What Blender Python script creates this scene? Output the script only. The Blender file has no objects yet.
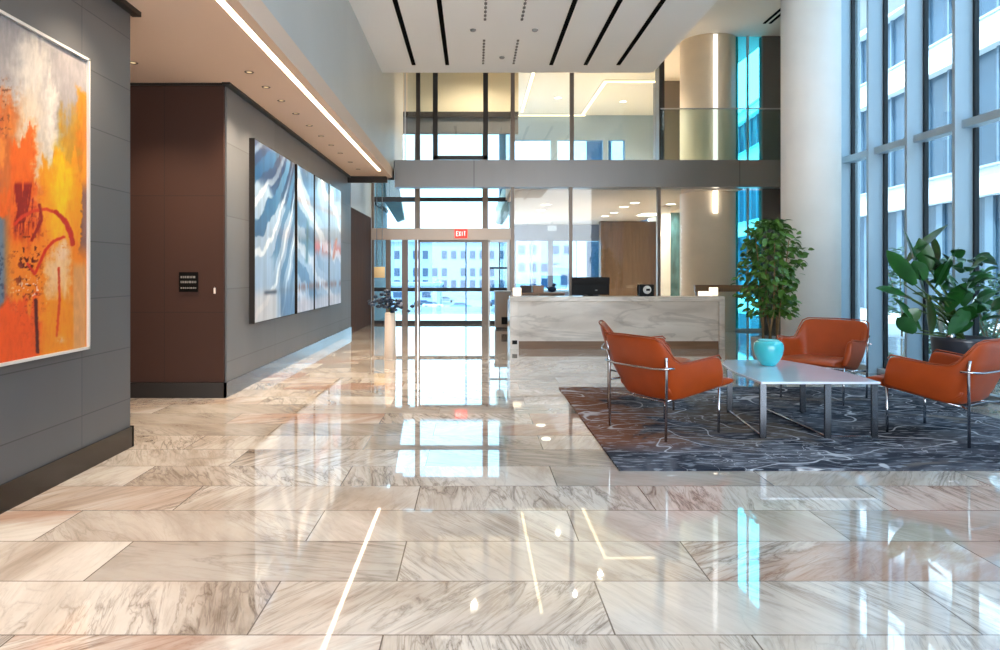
import bpy, bmesh, math, random
import numpy as np
from mathutils import Vector, Matrix
random.seed(7)
PI = math.pi
scn = bpy.context.scene
col = scn.collection

# ------------------------------------------------------------------ camera
CAM_H, FOC = 1.4, 700.0
cd = bpy.data.cameras.new('camera'); cam = bpy.data.objects.new('camera', cd); col.objects.link(cam)
cam.location = (0, 0, CAM_H); cam.rotation_euler = (PI/2, 0, 0)
cd.sensor_width = 36; cd.sensor_fit = 'HORIZONTAL'; cd.lens = 36*FOC/1000
cd.shift_x = (500-474)/1000; cd.shift_y = -(325-272)/1000
cd.clip_start = .05; cd.clip_end = 1000
scn.camera = cam

# ------------------------------------------------------------------ light
def lin(r, g, b):
    f = lambda c: (c/255/12.92) if c/255 <= .04045 else ((c/255+.055)/1.055)**2.4
    return (f(r), f(g), f(b), 1)
w = bpy.data.worlds.new('sky'); scn.world = w; w.use_nodes = True
nt = w.node_tree; nt.nodes.clear()
wo = nt.nodes.new('ShaderNodeOutputWorld'); bg = nt.nodes.new('ShaderNodeBackground')
tc = nt.nodes.new('ShaderNodeTexCoord'); sx = nt.nodes.new('ShaderNodeSeparateXYZ'); cr = nt.nodes.new('ShaderNodeValToRGB')
cr.color_ramp.elements[0].position = 0.0; cr.color_ramp.elements[0].color = (.92, .97, 1, 1)
cr.color_ramp.elements[1].position = .55; cr.color_ramp.elements[1].color = (.55, .74, .95, 1)
nt.links.new(tc.outputs['Generated'], sx.inputs[0]); nt.links.new(sx.outputs['Z'], cr.inputs[0])
nt.links.new(cr.outputs[0], bg.inputs[0]); nt.links.new(bg.outputs[0], wo.inputs[0])
bg.inputs[1].default_value = 5.0
sd = bpy.data.lights.new('sun', 'SUN'); so = bpy.data.objects.new('sun', sd); col.objects.link(so)
sd.energy = 9.0; sd.angle = .02; sd.color = (1, .95, .86)
so.rotation_euler = Vector((.38, .35, -.86)).to_track_quat('-Z', 'Y').to_euler()
vs = scn.view_settings
scn.display_settings.display_device = 'sRGB'
vs.view_transform = 'Standard'; vs.look = 'None'; vs.gamma = 1; vs.use_curve_mapping = False
vs.exposure = 0.62
scn.cycles.use_denoising = True
scn.cycles.max_bounces = 10; scn.cycles.diffuse_bounces = 6; scn.cycles.glossy_bounces = 5
scn.cycles.transparent_max_bounces = 24; scn.cycles.transmission_bounces = 6
scn.cycles.sample_clamp_indirect = 6.0
scn.cycles.caustics_reflective = False; scn.cycles.caustics_refractive = False

# ------------------------------------------------------------------ materials
MATS = {}
def base_mat(name):
    m = bpy.data.materials.new(name); m.use_nodes = True
    MATS[name] = m
    return m, m.node_tree, m.node_tree.nodes['Principled BSDF']
def mat(name, rgb, rough=.5, metal=0, spec=.5, coat=0, var=0, scale=3, stretch=(1, 1, 1), bump=0, emit=None, es=0, rvar=0):
    m, t, p = base_mat(name)
    c = lin(*rgb)
    p.inputs['Base Color'].default_value = c
    p.inputs['Roughness'].default_value = rough; p.inputs['Metallic'].default_value = metal
    p.inputs['Specular IOR Level'].default_value = spec; p.inputs['Coat Weight'].default_value = coat
    if emit:
        p.inputs['Emission Color'].default_value = lin(*emit); p.inputs['Emission Strength'].default_value = es
    tcn = t.nodes.new('ShaderNodeTexCoord'); mp = t.nodes.new('ShaderNodeMapping'); nz = t.nodes.new('ShaderNodeTexNoise')
    mp.inputs['Scale'].default_value = stretch; nz.inputs['Scale'].default_value = scale; nz.inputs['Detail'].default_value = 6
    t.links.new(tcn.outputs['Object'], mp.inputs[0]); t.links.new(mp.outputs[0], nz.inputs['Vector'])
    if var:
        rp = t.nodes.new('ShaderNodeValToRGB')
        rp.color_ramp.elements[0].position = .3; rp.color_ramp.elements[1].position = .7
        rp.color_ramp.elements[0].color = tuple(x*(1-var) for x in c[:3])+(1,)
        rp.color_ramp.elements[1].color = tuple(min(1, x*(1+var)) for x in c[:3])+(1,)
        t.links.new(nz.outputs['Fac'], rp.inputs[0]); t.links.new(rp.outputs[0], p.inputs['Base Color'])
    if bump:
        b = t.nodes.new('ShaderNodeBump'); b.inputs['Strength'].default_value = bump; b.inputs['Distance'].default_value = .01
        t.links.new(nz.outputs['Fac'], b.inputs['Height']); t.links.new(b.outputs[0], p.inputs['Normal'])
    return m
def math_node(t, op, a, b=None):
    n = t.nodes.new('ShaderNodeMath'); n.operation = op
    for i, v in enumerate((a, b)):
        if v is None: continue
        if isinstance(v, (int, float)): n.inputs[i].default_value = v
        else: t.links.new(v, n.inputs[i])
    return n.outputs[0]
def mixc(t, fac, a, b):
    n = t.nodes.new('ShaderNodeMix'); n.data_type = 'RGBA'
    for i, v in ((0, fac), (6, a), (7, b)):
        if isinstance(v, (int, float)): n.inputs[i].default_value = v
        elif isinstance(v, tuple): n.inputs[i].default_value = v
        else: t.links.new(v, n.inputs[i])
    return n.outputs[2]
def ramp(t, src, stops):
    r = t.nodes.new('ShaderNodeValToRGB'); e = r.color_ramp.elements
    while len(e) < len(stops): e.new(.5)
    for i, (p, c) in enumerate(stops): e[i].position = p; e[i].color = c if len(c) == 4 else lin(*c)
    t.links.new(src, r.inputs[0]); return r.outputs[0]
def noise(t, vec, scale, detail=5, dist=0, rough=.5):
    n = t.nodes.new('ShaderNodeTexNoise'); n.inputs['Scale'].default_value = scale
    n.inputs['Detail'].default_value = detail; n.inputs['Distortion'].default_value = dist; n.inputs['Roughness'].default_value = rough
    t.links.new(vec, n.inputs['Vector']); return n.outputs['Fac']
def mapping(t, vec, scale=(1, 1, 1), loc=(0, 0, 0), rot=(0, 0, 0)):
    n = t.nodes.new('ShaderNodeMapping'); n.inputs['Scale'].default_value = scale; n.inputs['Location'].default_value = loc
    n.inputs['Rotation'].default_value = rot; t.links.new(vec, n.inputs[0]); return n.outputs[0]

def panel_mat(name, rgb, axis, pw, ph, oz=0, oy=0, rough=.35, metal=.6, joint=.35, gap=.006, var=.08):
    """satin panels with thin joints; axis 'x' = wall runs along Y, 'y' = wall runs along X"""
    m, t, p = base_mat(name)
    g = t.nodes.new('ShaderNodeTexCoord').outputs['Object']
    s = t.nodes.new('ShaderNodeSeparateXYZ'); t.links.new(g, s.inputs[0])
    cb = t.nodes.new('ShaderNodeCombineXYZ')
    t.links.new(s.outputs['Y' if axis == 'x' else 'X'], cb.inputs[0]); t.links.new(s.outputs['Z'], cb.inputs[1])
    v = mapping(t, cb.outputs[0], loc=(-oy, -oz, 0))
    br = t.nodes.new('ShaderNodeTexBrick'); br.offset = 0; br.squash = 1
    t.links.new(v, br.inputs['Vector']); br.inputs['Scale'].default_value = 1
    br.inputs['Brick Width'].default_value = pw; br.inputs['Row Height'].default_value = ph
    br.inputs['Mortar Size'].default_value = gap; br.inputs['Mortar Smooth'].default_value = .1
    c = lin(*rgb)
    br.inputs['Color1'].default_value = tuple(x*.93 for x in c[:3])+(1,); br.inputs['Color2'].default_value = tuple(x*1.05 for x in c[:3])+(1,)
    br.inputs['Mortar'].default_value = tuple(x*joint for x in c[:3])+(1,)
    nz = noise(t, mapping(t, g, scale=(1, 1, .25)), 1.6, 4)
    f = ramp(t, nz, [(.3, (1-var,)*3+(1,)), (.7, (1, 1, 1, 1))])
    mm = t.nodes.new('ShaderNodeMix'); mm.data_type = 'RGBA'; mm.blend_type = 'MULTIPLY'; mm.inputs[0].default_value = 1
    t.links.new(br.outputs['Color'], mm.inputs[6]); t.links.new(f, mm.inputs[7]); t.links.new(mm.outputs[2], p.inputs['Base Color'])
    p.inputs['Roughness'].default_value = rough; p.inputs['Metallic'].default_value = metal
    return m
def glass(name, tint=(.93, .97, .98), refl=1.0):
    m = bpy.data.materials.new(name); m.use_nodes = True; t = m.node_tree; t.nodes.clear()
    o = t.nodes.new('ShaderNodeOutputMaterial'); tr = t.nodes.new('ShaderNodeBsdfTransparent'); gl = t.nodes.new('ShaderNodeBsdfGlossy')
    mx = t.nodes.new('ShaderNodeMixShader'); fr = t.nodes.new('ShaderNodeFresnel'); ge = t.nodes.new('ShaderNodeNewGeometry')
    t.links.new(math_node(t, 'SUBTRACT', 1.5, math_node(t, 'MULTIPLY', ge.outputs['Backfacing'], 1.5-1/1.5)), fr.inputs[0])
    tr.inputs[0].default_value = tint+(1,); gl.inputs['Roughness'].default_value = .01
    t.links.new(math_node(t, 'MULTIPLY', fr.outputs[0], refl), mx.inputs[0])
    t.links.new(tr.outputs[0], mx.inputs[1]); t.links.new(gl.outputs[0], mx.inputs[2]); t.links.new(mx.outputs[0], o.inputs[0])
    MATS[name] = m; return m
def emis(name, rgb, s):
    m = bpy.data.materials.new(name); m.use_nodes = True; t = m.node_tree; t.nodes.clear()
    o = t.nodes.new('ShaderNodeOutputMaterial'); e = t.nodes.new('ShaderNodeEmission')
    e.inputs[0].default_value = lin(*rgb); e.inputs[1].default_value = s; t.links.new(e.outputs[0], o.inputs[0]); MATS[name] = m; return m

def marble_floor():
    m, t, p = base_mat('polished_marble_tiles')
    g = t.nodes.new('ShaderNodeTexCoord').outputs['Object']
    br = t.nodes.new('ShaderNodeTexBrick'); br.offset = .37; br.offset_frequency = 2; br.squash = 1
    wob = noise(t, mapping(t, g, scale=(.35, .35, 1)), 1.0, 2)
    t.links.new(mapping(t, g, loc=(.35, .12, 0)), br.inputs['Vector']); br.inputs['Scale'].default_value = 1
    br.inputs['Brick Width'].default_value = 1.42; br.inputs['Row Height'].default_value = .47
    br.inputs['Mortar Size'].default_value = .0035; br.inputs['Mortar Smooth'].default_value = .1
    br.inputs['Color1'].default_value = (0, 0, 0, 1); br.inputs['Color2'].default_value = (1, 1, 1, 1); br.inputs['Mortar'].default_value = (.5, .5, .5, 1)
    rnd = t.nodes.new('ShaderNodeRGBToBW'); t.links.new(br.outputs['Color'], rnd.inputs[0]); rnd = rnd.outputs[0]
    # every slab has its own vein direction and its own piece of stone
    vr = t.nodes.new('ShaderNodeVectorRotate'); vr.rotation_type = 'Z_AXIS'; t.links.new(g, vr.inputs['Vector'])
    t.links.new(math_node(t, 'ADD', math_node(t, 'MULTIPLY', rnd, 2.6), .15), vr.inputs['Angle'])
    off = t.nodes.new('ShaderNodeCombineXYZ'); t.links.new(math_node(t, 'MULTIPLY', rnd, 37.0), off.inputs[0]); t.links.new(math_node(t, 'MULTIPLY', rnd, 91.0), off.inputs[1])
    va = t.nodes.new('ShaderNodeVectorMath'); va.operation = 'ADD'; t.links.new(vr.outputs[0], va.inputs[0]); t.links.new(off.outputs[0], va.inputs[1])
    v = va.outputs[0]
    n1 = noise(t, mapping(t, v, scale=(.5, 1.5, 1)), 1.1, 7, .7, .6)       # broad clouds
    n2 = noise(t, mapping(t, v, scale=(.45, 1.9, 1)), 1.7, 7, 1.8, .58)    # veins
    n4 = noise(t, mapping(t, v, scale=(.3, 3.0, 1)), 3.4, 5, 1.2, .6)      # finer parallel veins
    n3 = noise(t, mapping(t, v, scale=(.6, 4, 1)), 7, 6, .8, .6)
    basec = ramp(t, n1, [(.24, (150, 134, 120)), (.40, (196, 182, 168)), (.56, (222, 212, 201)), (.75, (232, 226, 218))])
    vn = math_node(t, 'ABSOLUTE', math_node(t, 'SUBTRACT', n2, .5))
    vm = ramp(t, vn, [(0, (1, 1, 1, 1)), (.012, (.5, .5, .5, 1)), (.05, (0, 0, 0, 1))])
    dens = ramp(t, noise(t, v, .8, 2), [(.40, (0, 0, 0, 1)), (.60, (1, 1, 1, 1))])
    vn4 = ramp(t, math_node(t, 'ABSOLUTE', math_node(t, 'SUBTRACT', n4, .5)), [(0, (1, 1, 1, 1)), (.03, (0, 0, 0, 1))])
    vmask = math_node(t, 'MAXIMUM', vm, math_node(t, 'MULTIPLY', vn4, .6))
    vmask = math_node(t, 'MULTIPLY', vmask, math_node(t, 'ADD', math_node(t, 'MULTIPLY', dens, .75), .2))
    c1 = mixc(t, math_node(t, 'MULTIPLY', vmask, .8), basec, lin(104, 88, 76))
    fine = ramp(t, n3, [(.33, (.70, .66, .62, 1)), (.5, (1, 1, 1, 1))])
    m2 = t.nodes.new('ShaderNodeMix'); m2.data_type = 'RGBA'; m2.blend_type = 'MULTIPLY'
    t.links.new(math_node(t, 'MULTIPLY', dens, .6), m2.inputs[0])
    t.links.new(c1, m2.inputs[6]); t.links.new(fine, m2.inputs[7])
    # a few slabs carry rust coloured stone
    rm = math_node(t, 'MULTIPLY', ramp(t, rnd, [(.80, (0, 0, 0, 1)), (.86, (1, 1, 1, 1))]), ramp(t, n1, [(.45, (1, 1, 1, 1)), (.6, (0, 0, 0, 1))]))
    c2 = mixc(t, math_node(t, 'MULTIPLY', rm, .45), m2.outputs[2], lin(176, 112, 78))
    # greyer and lighter slabs
    c3 = mixc(t, math_node(t, 'MULTIPLY', ramp(t, rnd, [(.15, (1, 1, 1, 1)), (.36, (0, 0, 0, 1))]), .45), c2, lin(140, 130, 120))
    c4 = mixc(t, br.outputs['Fac'], c3, lin(120, 108, 98))
    t.links.new(c4, p.inputs['Base Color'])
    p.inputs['Roughness'].default_value = .03; p.inputs['IOR'].default_value = 1.55
    p.inputs['Coat Weight'].default_value = .5; p.inputs['Coat IOR'].default_value = 1.6; p.inputs['Coat Roughness'].default_value = .01
    return m
def rug_mat():
    m, t, p = base_mat('patterned_rug')
    g = t.nodes.new('ShaderNodeTexCoord').outputs['Object']
    a = noise(t, mapping(t, g, scale=(.6, 1.1, 1)), 1.5, 5, 1.2)
    b = ramp(t, a, [(.30, (34, 38, 48)), (.45, (44, 48, 60)), (.53, (92, 94, 102)), (.60, (50, 54, 66)), (.70, (120, 112, 106))])
    s = t.nodes.new('ShaderNodeSeparateXYZ'); t.links.new(g, s.inputs[0])
    # brown island on the left half
    n = noise(t, mapping(t, g, loc=(5, 2, 0)), 1.3, 4, .8)
    lf = math_node(t, 'SUBTRACT', 1.32, math_node(t, 'MULTIPLY', math_node(t, 'SUBTRACT', s.outputs['X'], 1.0), .24))
    bm_ = ramp(t, math_node(t, 'MULTIPLY', n, lf), [(.49, (0, 0, 0, 1)), (.55, (1, 1, 1, 1))])
    brx = t.nodes.new('ShaderNodeMapRange'); brx.inputs[1].default_value = 1.4; brx.inputs[2].default_value = 2.1; t.links.new(s.outputs['X'], brx.inputs[0])
    fm = t.nodes.new('ShaderNodeMapRange'); fm.inputs[1].default_value = 5.35; fm.inputs[2].default_value = 5.75; t.links.new(s.outputs['Y'], fm.inputs[0])
    c = mixc(t, math_node(t, 'MULTIPLY', math_node(t, 'MULTIPLY', bm_, fm.outputs[0]), .85), b, mixc(t, brx.outputs[0], lin(130, 84, 58), lin(104, 94, 86)))
    v1 = math_node(t, 'ABSOLUTE', math_node(t, 'SUBTRACT', noise(t, mapping(t, g, scale=(.8, 1, 1), loc=(3, 7, 0)), 1.25, 1.0, 1.3), .5))
    l1 = ramp(t, v1, [(.0, (1, 1, 1, 1)), (.005, (1, 1, 1, 1)), (.010, (0, 0, 0, 1))])
    v2 = math_node(t, 'ABSOLUTE', math_node(t, 'SUBTRACT', noise(t, mapping(t, g, loc=(9, 1, 0)), 3.5, 2, 1.0), .5))
    l2 = math_node(t, 'MULTIPLY', ramp(t, v2, [(.0, (1, 1, 1, 1)), (.012, (0, 0, 0, 1))]), ramp(t, noise(t, g, 1.4, 2), [(.5, (0, 0, 0, 1)), (.6, (1, 1, 1, 1))]))
    c = mixc(t, math_node(t, 'MULTIPLY', math_node(t, 'MAXIMUM', l1, l2), .8), c, lin(205, 205, 210))
    sp = ramp(t, noise(t, mapping(t, g, scale=(.5, 1.6, 1)), 16, 3), [(.56, (0, 0, 0, 1)), (.62, (1, 1, 1, 1))])
    c = mixc(t, math_node(t, 'MULTIPLY', sp, .5), c, lin(170, 175, 185))
    t.links.new(c, p.inputs['Base Color']); p.inputs['Roughness'].default_value = .9; p.inputs['Specular IOR Level'].default_value = .2
    bp = t.nodes.new('ShaderNodeBump'); bp.inputs['Strength'].default_value = .4; bp.inputs['Distance'].default_value = .004
    t.links.new(noise(t, g, 260, 2), bp.inputs['Height']); t.links.new(bp.outputs[0], p.inputs['Normal'])
    return m
def desk_marble():
    m, t, p = base_mat('desk_marble')
    g = t.nodes.new('ShaderNodeTexCoord').outputs['Object']
    v = mapping(t, g, rot=(0, .85, 0), scale=(.35, 1, 1.7))
    n = noise(t, v, 2.2, 8, .6); vn = math_node(t, 'ABSOLUTE', math_node(t, 'SUBTRACT', noise(t, v, 1.3, 8, .8, .6), .5))
    c = ramp(t, n, [(.3, (190, 178, 166)), (.5, (218, 208, 196)), (.7, (228, 220, 210))])
    c = mixc(t, math_node(t, 'MULTIPLY', ramp(t, vn, [(0, (1, 1, 1, 1)), (.035, (0, 0, 0, 1))]), .35), c, lin(140, 128, 118))
    t.links.new(c, p.inputs['Base Color']); p.inputs['Roughness'].default_value = .15
    return m
def wood_mat(name, a, b, rough=.4, sc=(6, 6, .5)):
    m, t, p = base_mat(name)
    g = t.nodes.new('ShaderNodeTexCoord').outputs['Object']
    n = noise(t, mapping(t, g, scale=sc), 2.2, 6, .6)
    t.links.new(ramp(t, n, [(.3, a), (.7, b)]), p.inputs['Base Color']); p.inputs['Roughness'].default_value = rough
    return m

floor_m = marble_floor(); rug_m = rug_mat(); desk_m = desk_marble()
wallA_m = panel_mat('grey_satin_panels', (98, 99, 101), 'x', 1.22, .41, oz=-.02, oy=4.91-1.22*4, rough=.45, metal=.35, joint=.55, gap=.004)
wallB_m = panel_mat('grey_satin_panels_far', (118, 119, 122), 'x', 1.9, .82, oz=.39-.82, oy=7.84, rough=.5, metal=.3, joint=.7)
brown_m = panel_mat('brown_wood_panels', (58, 27, 11), 'y', 1.4, 1.3, oz=-.35, oy=-3.45-1.4*3, rough=.8, metal=0, joint=.6)
beam_m = panel_mat('beam_cladding', (136, 132, 130), 'y', 6.0, 3, oz=2, oy=0-6*2, rough=.35, metal=.5, gap=.008)
white_m = mat('white_ceiling_paint', (244, 243, 242), .8, var=.02, scale=.5)
soff_m = mat('warm_soffit_paint', (222, 196, 176), .75)
upper_m = mat('upper_wall_plaster', (196, 198, 196), .45, var=.05, scale=.7, spec=.5)
cream_m = mat('cream_paint', (226, 208, 178), .7)
plast_m = mat('column_plaster', (238, 234, 228), .55, var=.05, scale=1.3, bump=.05)
plast2_m = mat('rear_column_plaster', (238, 222, 198), .5, var=.03)
dark_m = mat('dark_bronze_and_gap_shade', (46, 40, 36), .35, metal=.5)  # also colours the strips that stand in for shadow gaps
skirt_m = mat('dark_metal_skirting', (66, 60, 56), .22, metal=.7, var=.15, scale=2)
skirt2_m = mat('blue_grey_skirting', (96, 102, 110), .2, metal=.6)
black_m = mat('black_slot', (6, 6, 6), .9, spec=.05)
blackp_m = mat('black_plastic', (14, 14, 15), .55, spec=.2)
mull_m = mat('bronze_mullion', (112, 98, 88), .35, metal=.4)
mulld_m = mat('dark_mullion', (56, 46, 38), .4, metal=.3)
fin_m = mat('blue_grey_fin', (168, 190, 204), .45, metal=.1)
gask_m = mat('black_gasket', (18, 24, 30), .5)
alu_m = mat('light_aluminium', (188, 186, 184), .35, metal=.5)
chrome_m = mat('chrome', (200, 200, 204), .15, metal=1); dchrome_m = mat('dark_chrome', (104, 106, 112), .25, metal=1)
leath_m = mat('orange_leather', (160, 64, 16), .42, var=.10, scale=5, bump=.12, spec=.45)
seam_m = mat('leather_piping', (150, 66, 30), .5)
ttop_m = mat('pale_stone_table_top', (214, 220, 232), .12, coat=.5, var=.03)
turq_m = mat('turquoise_glaze', (60, 186, 196), .25, coat=.6, var=.12, scale=4)
greyc_m = mat('grey_ceramic', (158, 156, 154), .4)
potd_m = mat('dark_planter', (52, 54, 62), .28, coat=.3)
soil_m = mat('soil', (52, 40, 30), .95, var=.3, scale=30, bump=.6)
leaf1_m = mat('ficus_leaf', (74, 112, 42), .4, var=.45, scale=6)
leaf2_m = mat('broad_leaf', (38, 92, 40), .28, var=.4, scale=4, coat=.3)
leaf3_m = mat('hedge_leaf', (78, 112, 72), .5, var=.45, scale=4)
leafd_m = mat('dark_flowers', (36, 52, 72), .5, var=.5, scale=20)
flow_m = mat('pale_flowers', (180, 180, 190), .6)
bark_m = mat('bark', (140, 112, 76), .8, var=.2, scale=12)
stem_m = mat('green_stem', (70, 96, 40), .5)
ped_m = mat('pale_pedestal', (216, 200, 184), .45)
shade_m = mat('beige_shade', (206, 182, 140), .8, emit=(255, 214, 150), es=.25)
wood_m = wood_mat('walnut_wall', (98, 72, 52), (122, 90, 64))
woodk_m = wood_mat('kick_board', (120, 88, 62), (138, 102, 74), sc=(.5, 6, 6))
box_m = wood_mat('box_wood', (150, 110, 84), (168, 126, 96))
bluegrey_m = mat('blue_grey_wall', (118, 124, 142), .6)
greywall_m = mat('mid_grey_wall', (108, 104, 102), .5)
teal_m = mat('teal_textured_screen', (70, 108, 116), .35, var=.45, scale=9, stretch=(1, 1, .4), bump=.5)
ext_m = mat('exterior_white', (226, 228, 230), .8)
extg_m = mat('exterior_paving', (206, 208, 210), .8, var=.05, scale=2)
extw_m = mat('exterior_window', (52, 76, 104), .2)
courtg_m = mat('courtyard_glass', (44, 66, 84), .3, var=.2, scale=.3, spec=.25)
courtm_m = mat('courtyard_mullion', (84, 106, 124), .4)
louv_m = mat('louvre_grey', (170, 180, 186), .5)
red_m = mat('exit_red', (226, 52, 44), .5, emit=(235, 60, 50), es=.9)
letter_m = mat('sign_letter_white', (240, 236, 230), .5, emit=(255, 240, 235), es=1.0)
plate_m = mat('sign_plate_black', (12, 9, 7), .8, spec=.1)
plet_m = mat('sign_text_grey', (120, 112, 104), .5)
frame_m = mat('picture_frame_silver', (214, 210, 206), .35, metal=.3)
glass_m = glass('clear_glass'); glassg_m = glass('balustrade_glass', (.84, .92, .90)); cyan_m = glass('cyan_glass', (.30, .86, .97))
glassb_m = glass('blue_tinted_glass', (.78, .90, .95)); glasst_m = glass('outside_dimming_glass', (.50, .66, .73))  # the stronger tint is added to dim the overbright view outside
led_m = emis('warm_led', (255, 236, 205), 6.0)
ledw_m = emis('cove_led', (255, 226, 180), 3.0)
ledc_m = emis('white_led', (255, 244, 226), 3.0)
disc_m = emis('downlight_lens', (255, 240, 215), 8.0)
sil_m = mat('silver_ball', (190, 190, 190), .12, metal=1)

# ------------------------------------------------------------------ mesh builders
class MB:
    def __init__(s): s.bm = bmesh.new(); s.smooth = False
    def box(s, x0, x1, y0, y1, z0, z1, bev=0):
        vs_ = [s.bm.verts.new(p) for p in ((x0,y0,z0),(x1,y0,z0),(x1,y1,z0),(x0,y1,z0),(x0,y0,z1),(x1,y0,z1),(x1,y1,z1),(x0,y1,z1))]
        fs = [s.bm.faces.new([vs_[i] for i in q]) for q in ((0,3,2,1),(4,5,6,7),(0,1,5,4),(1,2,6,5),(2,3,7,6),(3,0,4,7))]
        if bev:
            es = list({e for f in fs for e in f.edges})
            bmesh.ops.bevel(s.bm, geom=es, offset=bev, segments=3, profile=.5, affect='EDGES')
        return s
    def prism(s, pts, z0, z1, axis='z', bev=0):
        """pts are 2-D; extruded along the axis"""
        def P(a, b, c):
            return (a, b, c) if axis == 'z' else ((a, c, b) if axis == 'y' else (c, a, b))
        lo = [s.bm.verts.new(P(a, b, z0)) for a, b in pts]; hi = [s.bm.verts.new(P(a, b, z1)) for a, b in pts]
        fs = [s.bm.faces.new(lo[::-1]), s.bm.faces.new(hi)]
        n = len(pts)
        for i in range(n): fs.append(s.bm.faces.new((lo[i], lo[(i+1) % n], hi[(i+1) % n], hi[i])))
        bmesh.ops.recalc_face_normals(s.bm, faces=fs)
        if bev:
            es = [e for f in fs[:2] for e in f.edges]
            bmesh.ops.bevel(s.bm, geom=es, offset=bev, segments=2, profile=.5, affect='EDGES')
        return s
    def tube(s, pts, r, seg=10, caps=True):
        pts = [Vector(p) for p in pts]; n = len(pts)
        rs = r if isinstance(r, (list, tuple)) else [r]*n
        rings = []; up = None
        for i, p in enumerate(pts):
            d = (pts[min(i+1, n-1)]-pts[max(i-1, 0)]).normalized()
            if up is None:
                up = Vector((0, 0, 1)) if abs(d.z) < .9 else Vector((1, 0, 0))
            a = d.cross(up).normalized(); b = a.cross(d).normalized(); up = b
            rings.append([s.bm.verts.new(p+rs[i]*(math.cos(t)*a+math.sin(t)*b)) for t in [2*PI*k/seg for k in range(seg)]])
        for i in range(n-1):
            for k in range(seg):
                f = s.bm.faces.new((rings[i][k], rings[i][(k+1) % seg], rings[i+1][(k+1) % seg], rings[i+1][k])); f.smooth = True
        if caps: s.bm.faces.new(rings[0][::-1]); s.bm.faces.new(rings[-1])
        return s
    def lathe(s, prof, seg=32, c=(0, 0, 0)):
        rings = []
        for r, z in prof:
            rings.append([s.bm.verts.new((c[0]+r*math.cos(2*PI*k/seg), c[1]+r*math.sin(2*PI*k/seg), c[2]+z)) for k in range(seg)])
        for i in range(len(prof)-1):
            for k in range(seg):
                f = s.bm.faces.new((rings[i][k], rings[i][(k+1) % seg], rings[i+1][(k+1) % seg], rings[i+1][k])); f.smooth = True
        if prof[0][0] > 1e-4: s.bm.faces.new(rings[0][::-1])
        if prof[-1][0] > 1e-4: s.bm.faces.new(rings[-1])
        return s
    def ball(s, c, r, sub=2, sc=(1, 1, 1)):
        q = bmesh.ops.create_icosphere(s.bm, subdivisions=sub, radius=r)
        for v in q['verts']: v.co = Vector((v.co.x*sc[0], v.co.y*sc[1], v.co.z*sc[2]))+Vector(c)
        for v in q['verts']:
            for f in v.link_faces: f.smooth = True
        return s
    def build(s, name, m, parent=None, sub=0, loc=None, recalc=False):
        if recalc: bmesh.ops.recalc_face_normals(s.bm, faces=s.bm.faces)
        me = bpy.data.meshes.new(name); s.bm.to_mesh(me); s.bm.free(); me.materials.append(m)
        o = bpy.data.objects.new(name, me); col.objects.link(o)
        if parent: o.parent = parent
        if loc: o.location = loc
        if sub:
            md = o.modifiers.new('smooth', 'SUBSURF'); md.levels = sub; md.render_levels = sub
            for p in me.polygons: p.use_smooth = True
        return o
def tag(o, label=None, cat=None, group=None, kind=None):
    if label: o['label'] = label
    if cat: o['category'] = cat
    if group: o['group'] = group
    if kind: o['kind'] = kind
    return o
def empty(name, loc=(0, 0, 0), rz=0):
    o = bpy.data.objects.new(name, None); col.objects.link(o); o.location = loc; o.rotation_euler = (0, 0, rz); o.empty_display_size = .1
    return o
def copy_tree(o, parent=None):
    c = o.copy(); col.objects.link(c)
    if parent: c.parent = parent
    for ch in list(o.children): copy_tree(ch, c)
    return c
def structure(name, mb, m, label=None, cat=None):
    o = mb.build(name, m) if isinstance(mb, MB) else mb
    tag(o, label, cat, kind='structure'); return o
def X(px, Y): return (px-474)*Y/FOC
def Z(py, Y): return CAM_H+(272-py)*Y/FOC
ORD = ['nearest', 'second', 'third', 'fourth', 'fifth', 'sixth', 'seventh', 'eighth', 'ninth', 'tenth', 'eleventh', 'twelfth']

# ------------------------------------------------------------------ the shell
YB = 15.8                                       # face of the bridge beam
structure('floor', MB().box(-7, 9.0, -5, 28.3, -.2, 0), floor_m, 'polished veined marble floor of the lobby', 'floor')
structure('wall_left', MB().box(-3.1, -2.75, -8, 5.6, 0, 3.5), wallA_m, 'grey panelled wall carrying the orange painting', 'wall')
structure('wall_left_far', MB().box(-3.1, -2.77, 7.84, 15.75, 0, 3.5), wallB_m, 'grey panelled wall carrying the blue metallic art panels', 'wall')
structure('wall_alcove', MB().box(-7, -2.79, 7.80, 7.95, 0, 3.5), brown_m, 'dark brown panelled wall facing the camera in the alcove', 'wall')
structure('wall_alcove_end', MB().box(-7.1, -7, -8, 8, 0, 3.5), brown_m)
structure('baseboard_left', MB().box(-2.76, -2.735, -8, 5.63, 0, .165).box(-3.1, -2.735, 5.6, 5.63, 0, .165), skirt_m, 'dark metal skirting below the orange painting', 'skirting')
structure('baseboard_left_far', MB().box(-2.78, -2.755, 7.77, 15.75, 0, .17), skirt2_m, 'blue grey metal skirting below the metallic art', 'skirting')
structure('baseboard_alcove', MB().box(-7, -2.755, 7.77, 7.80, 0, .17), dark_m, 'almost black skirting below the brown wall', 'skirting')
structure('gap_shade_strip_1', MB().box(-2.76, -2.69, -8, 5.66, 3.46, 3.50), dark_m)  # dark strip stands in for the shadow gap above the wall
structure('gap_shade_strip_2', MB().box(-2.79, -2.70, 7.74, 15.75, 3.475, 3.50).box(-7, -2.73, 7.77, 7.80, 3.475, 3.5), dark_m)  # dark strips in place of the shaded gap above these walls
structure('ceiling_soffit', MB().box(-7, -1.92, -8, 15.75, 3.5, 3.7).box(-1.9, -1.8, -8, 15.75, 3.47, 3.7).box(-2.85, -1.8, 15.4, 15.75, 3.47, 3.69), soff_m, 'low warm coloured soffit along the left side', 'ceiling')
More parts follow.
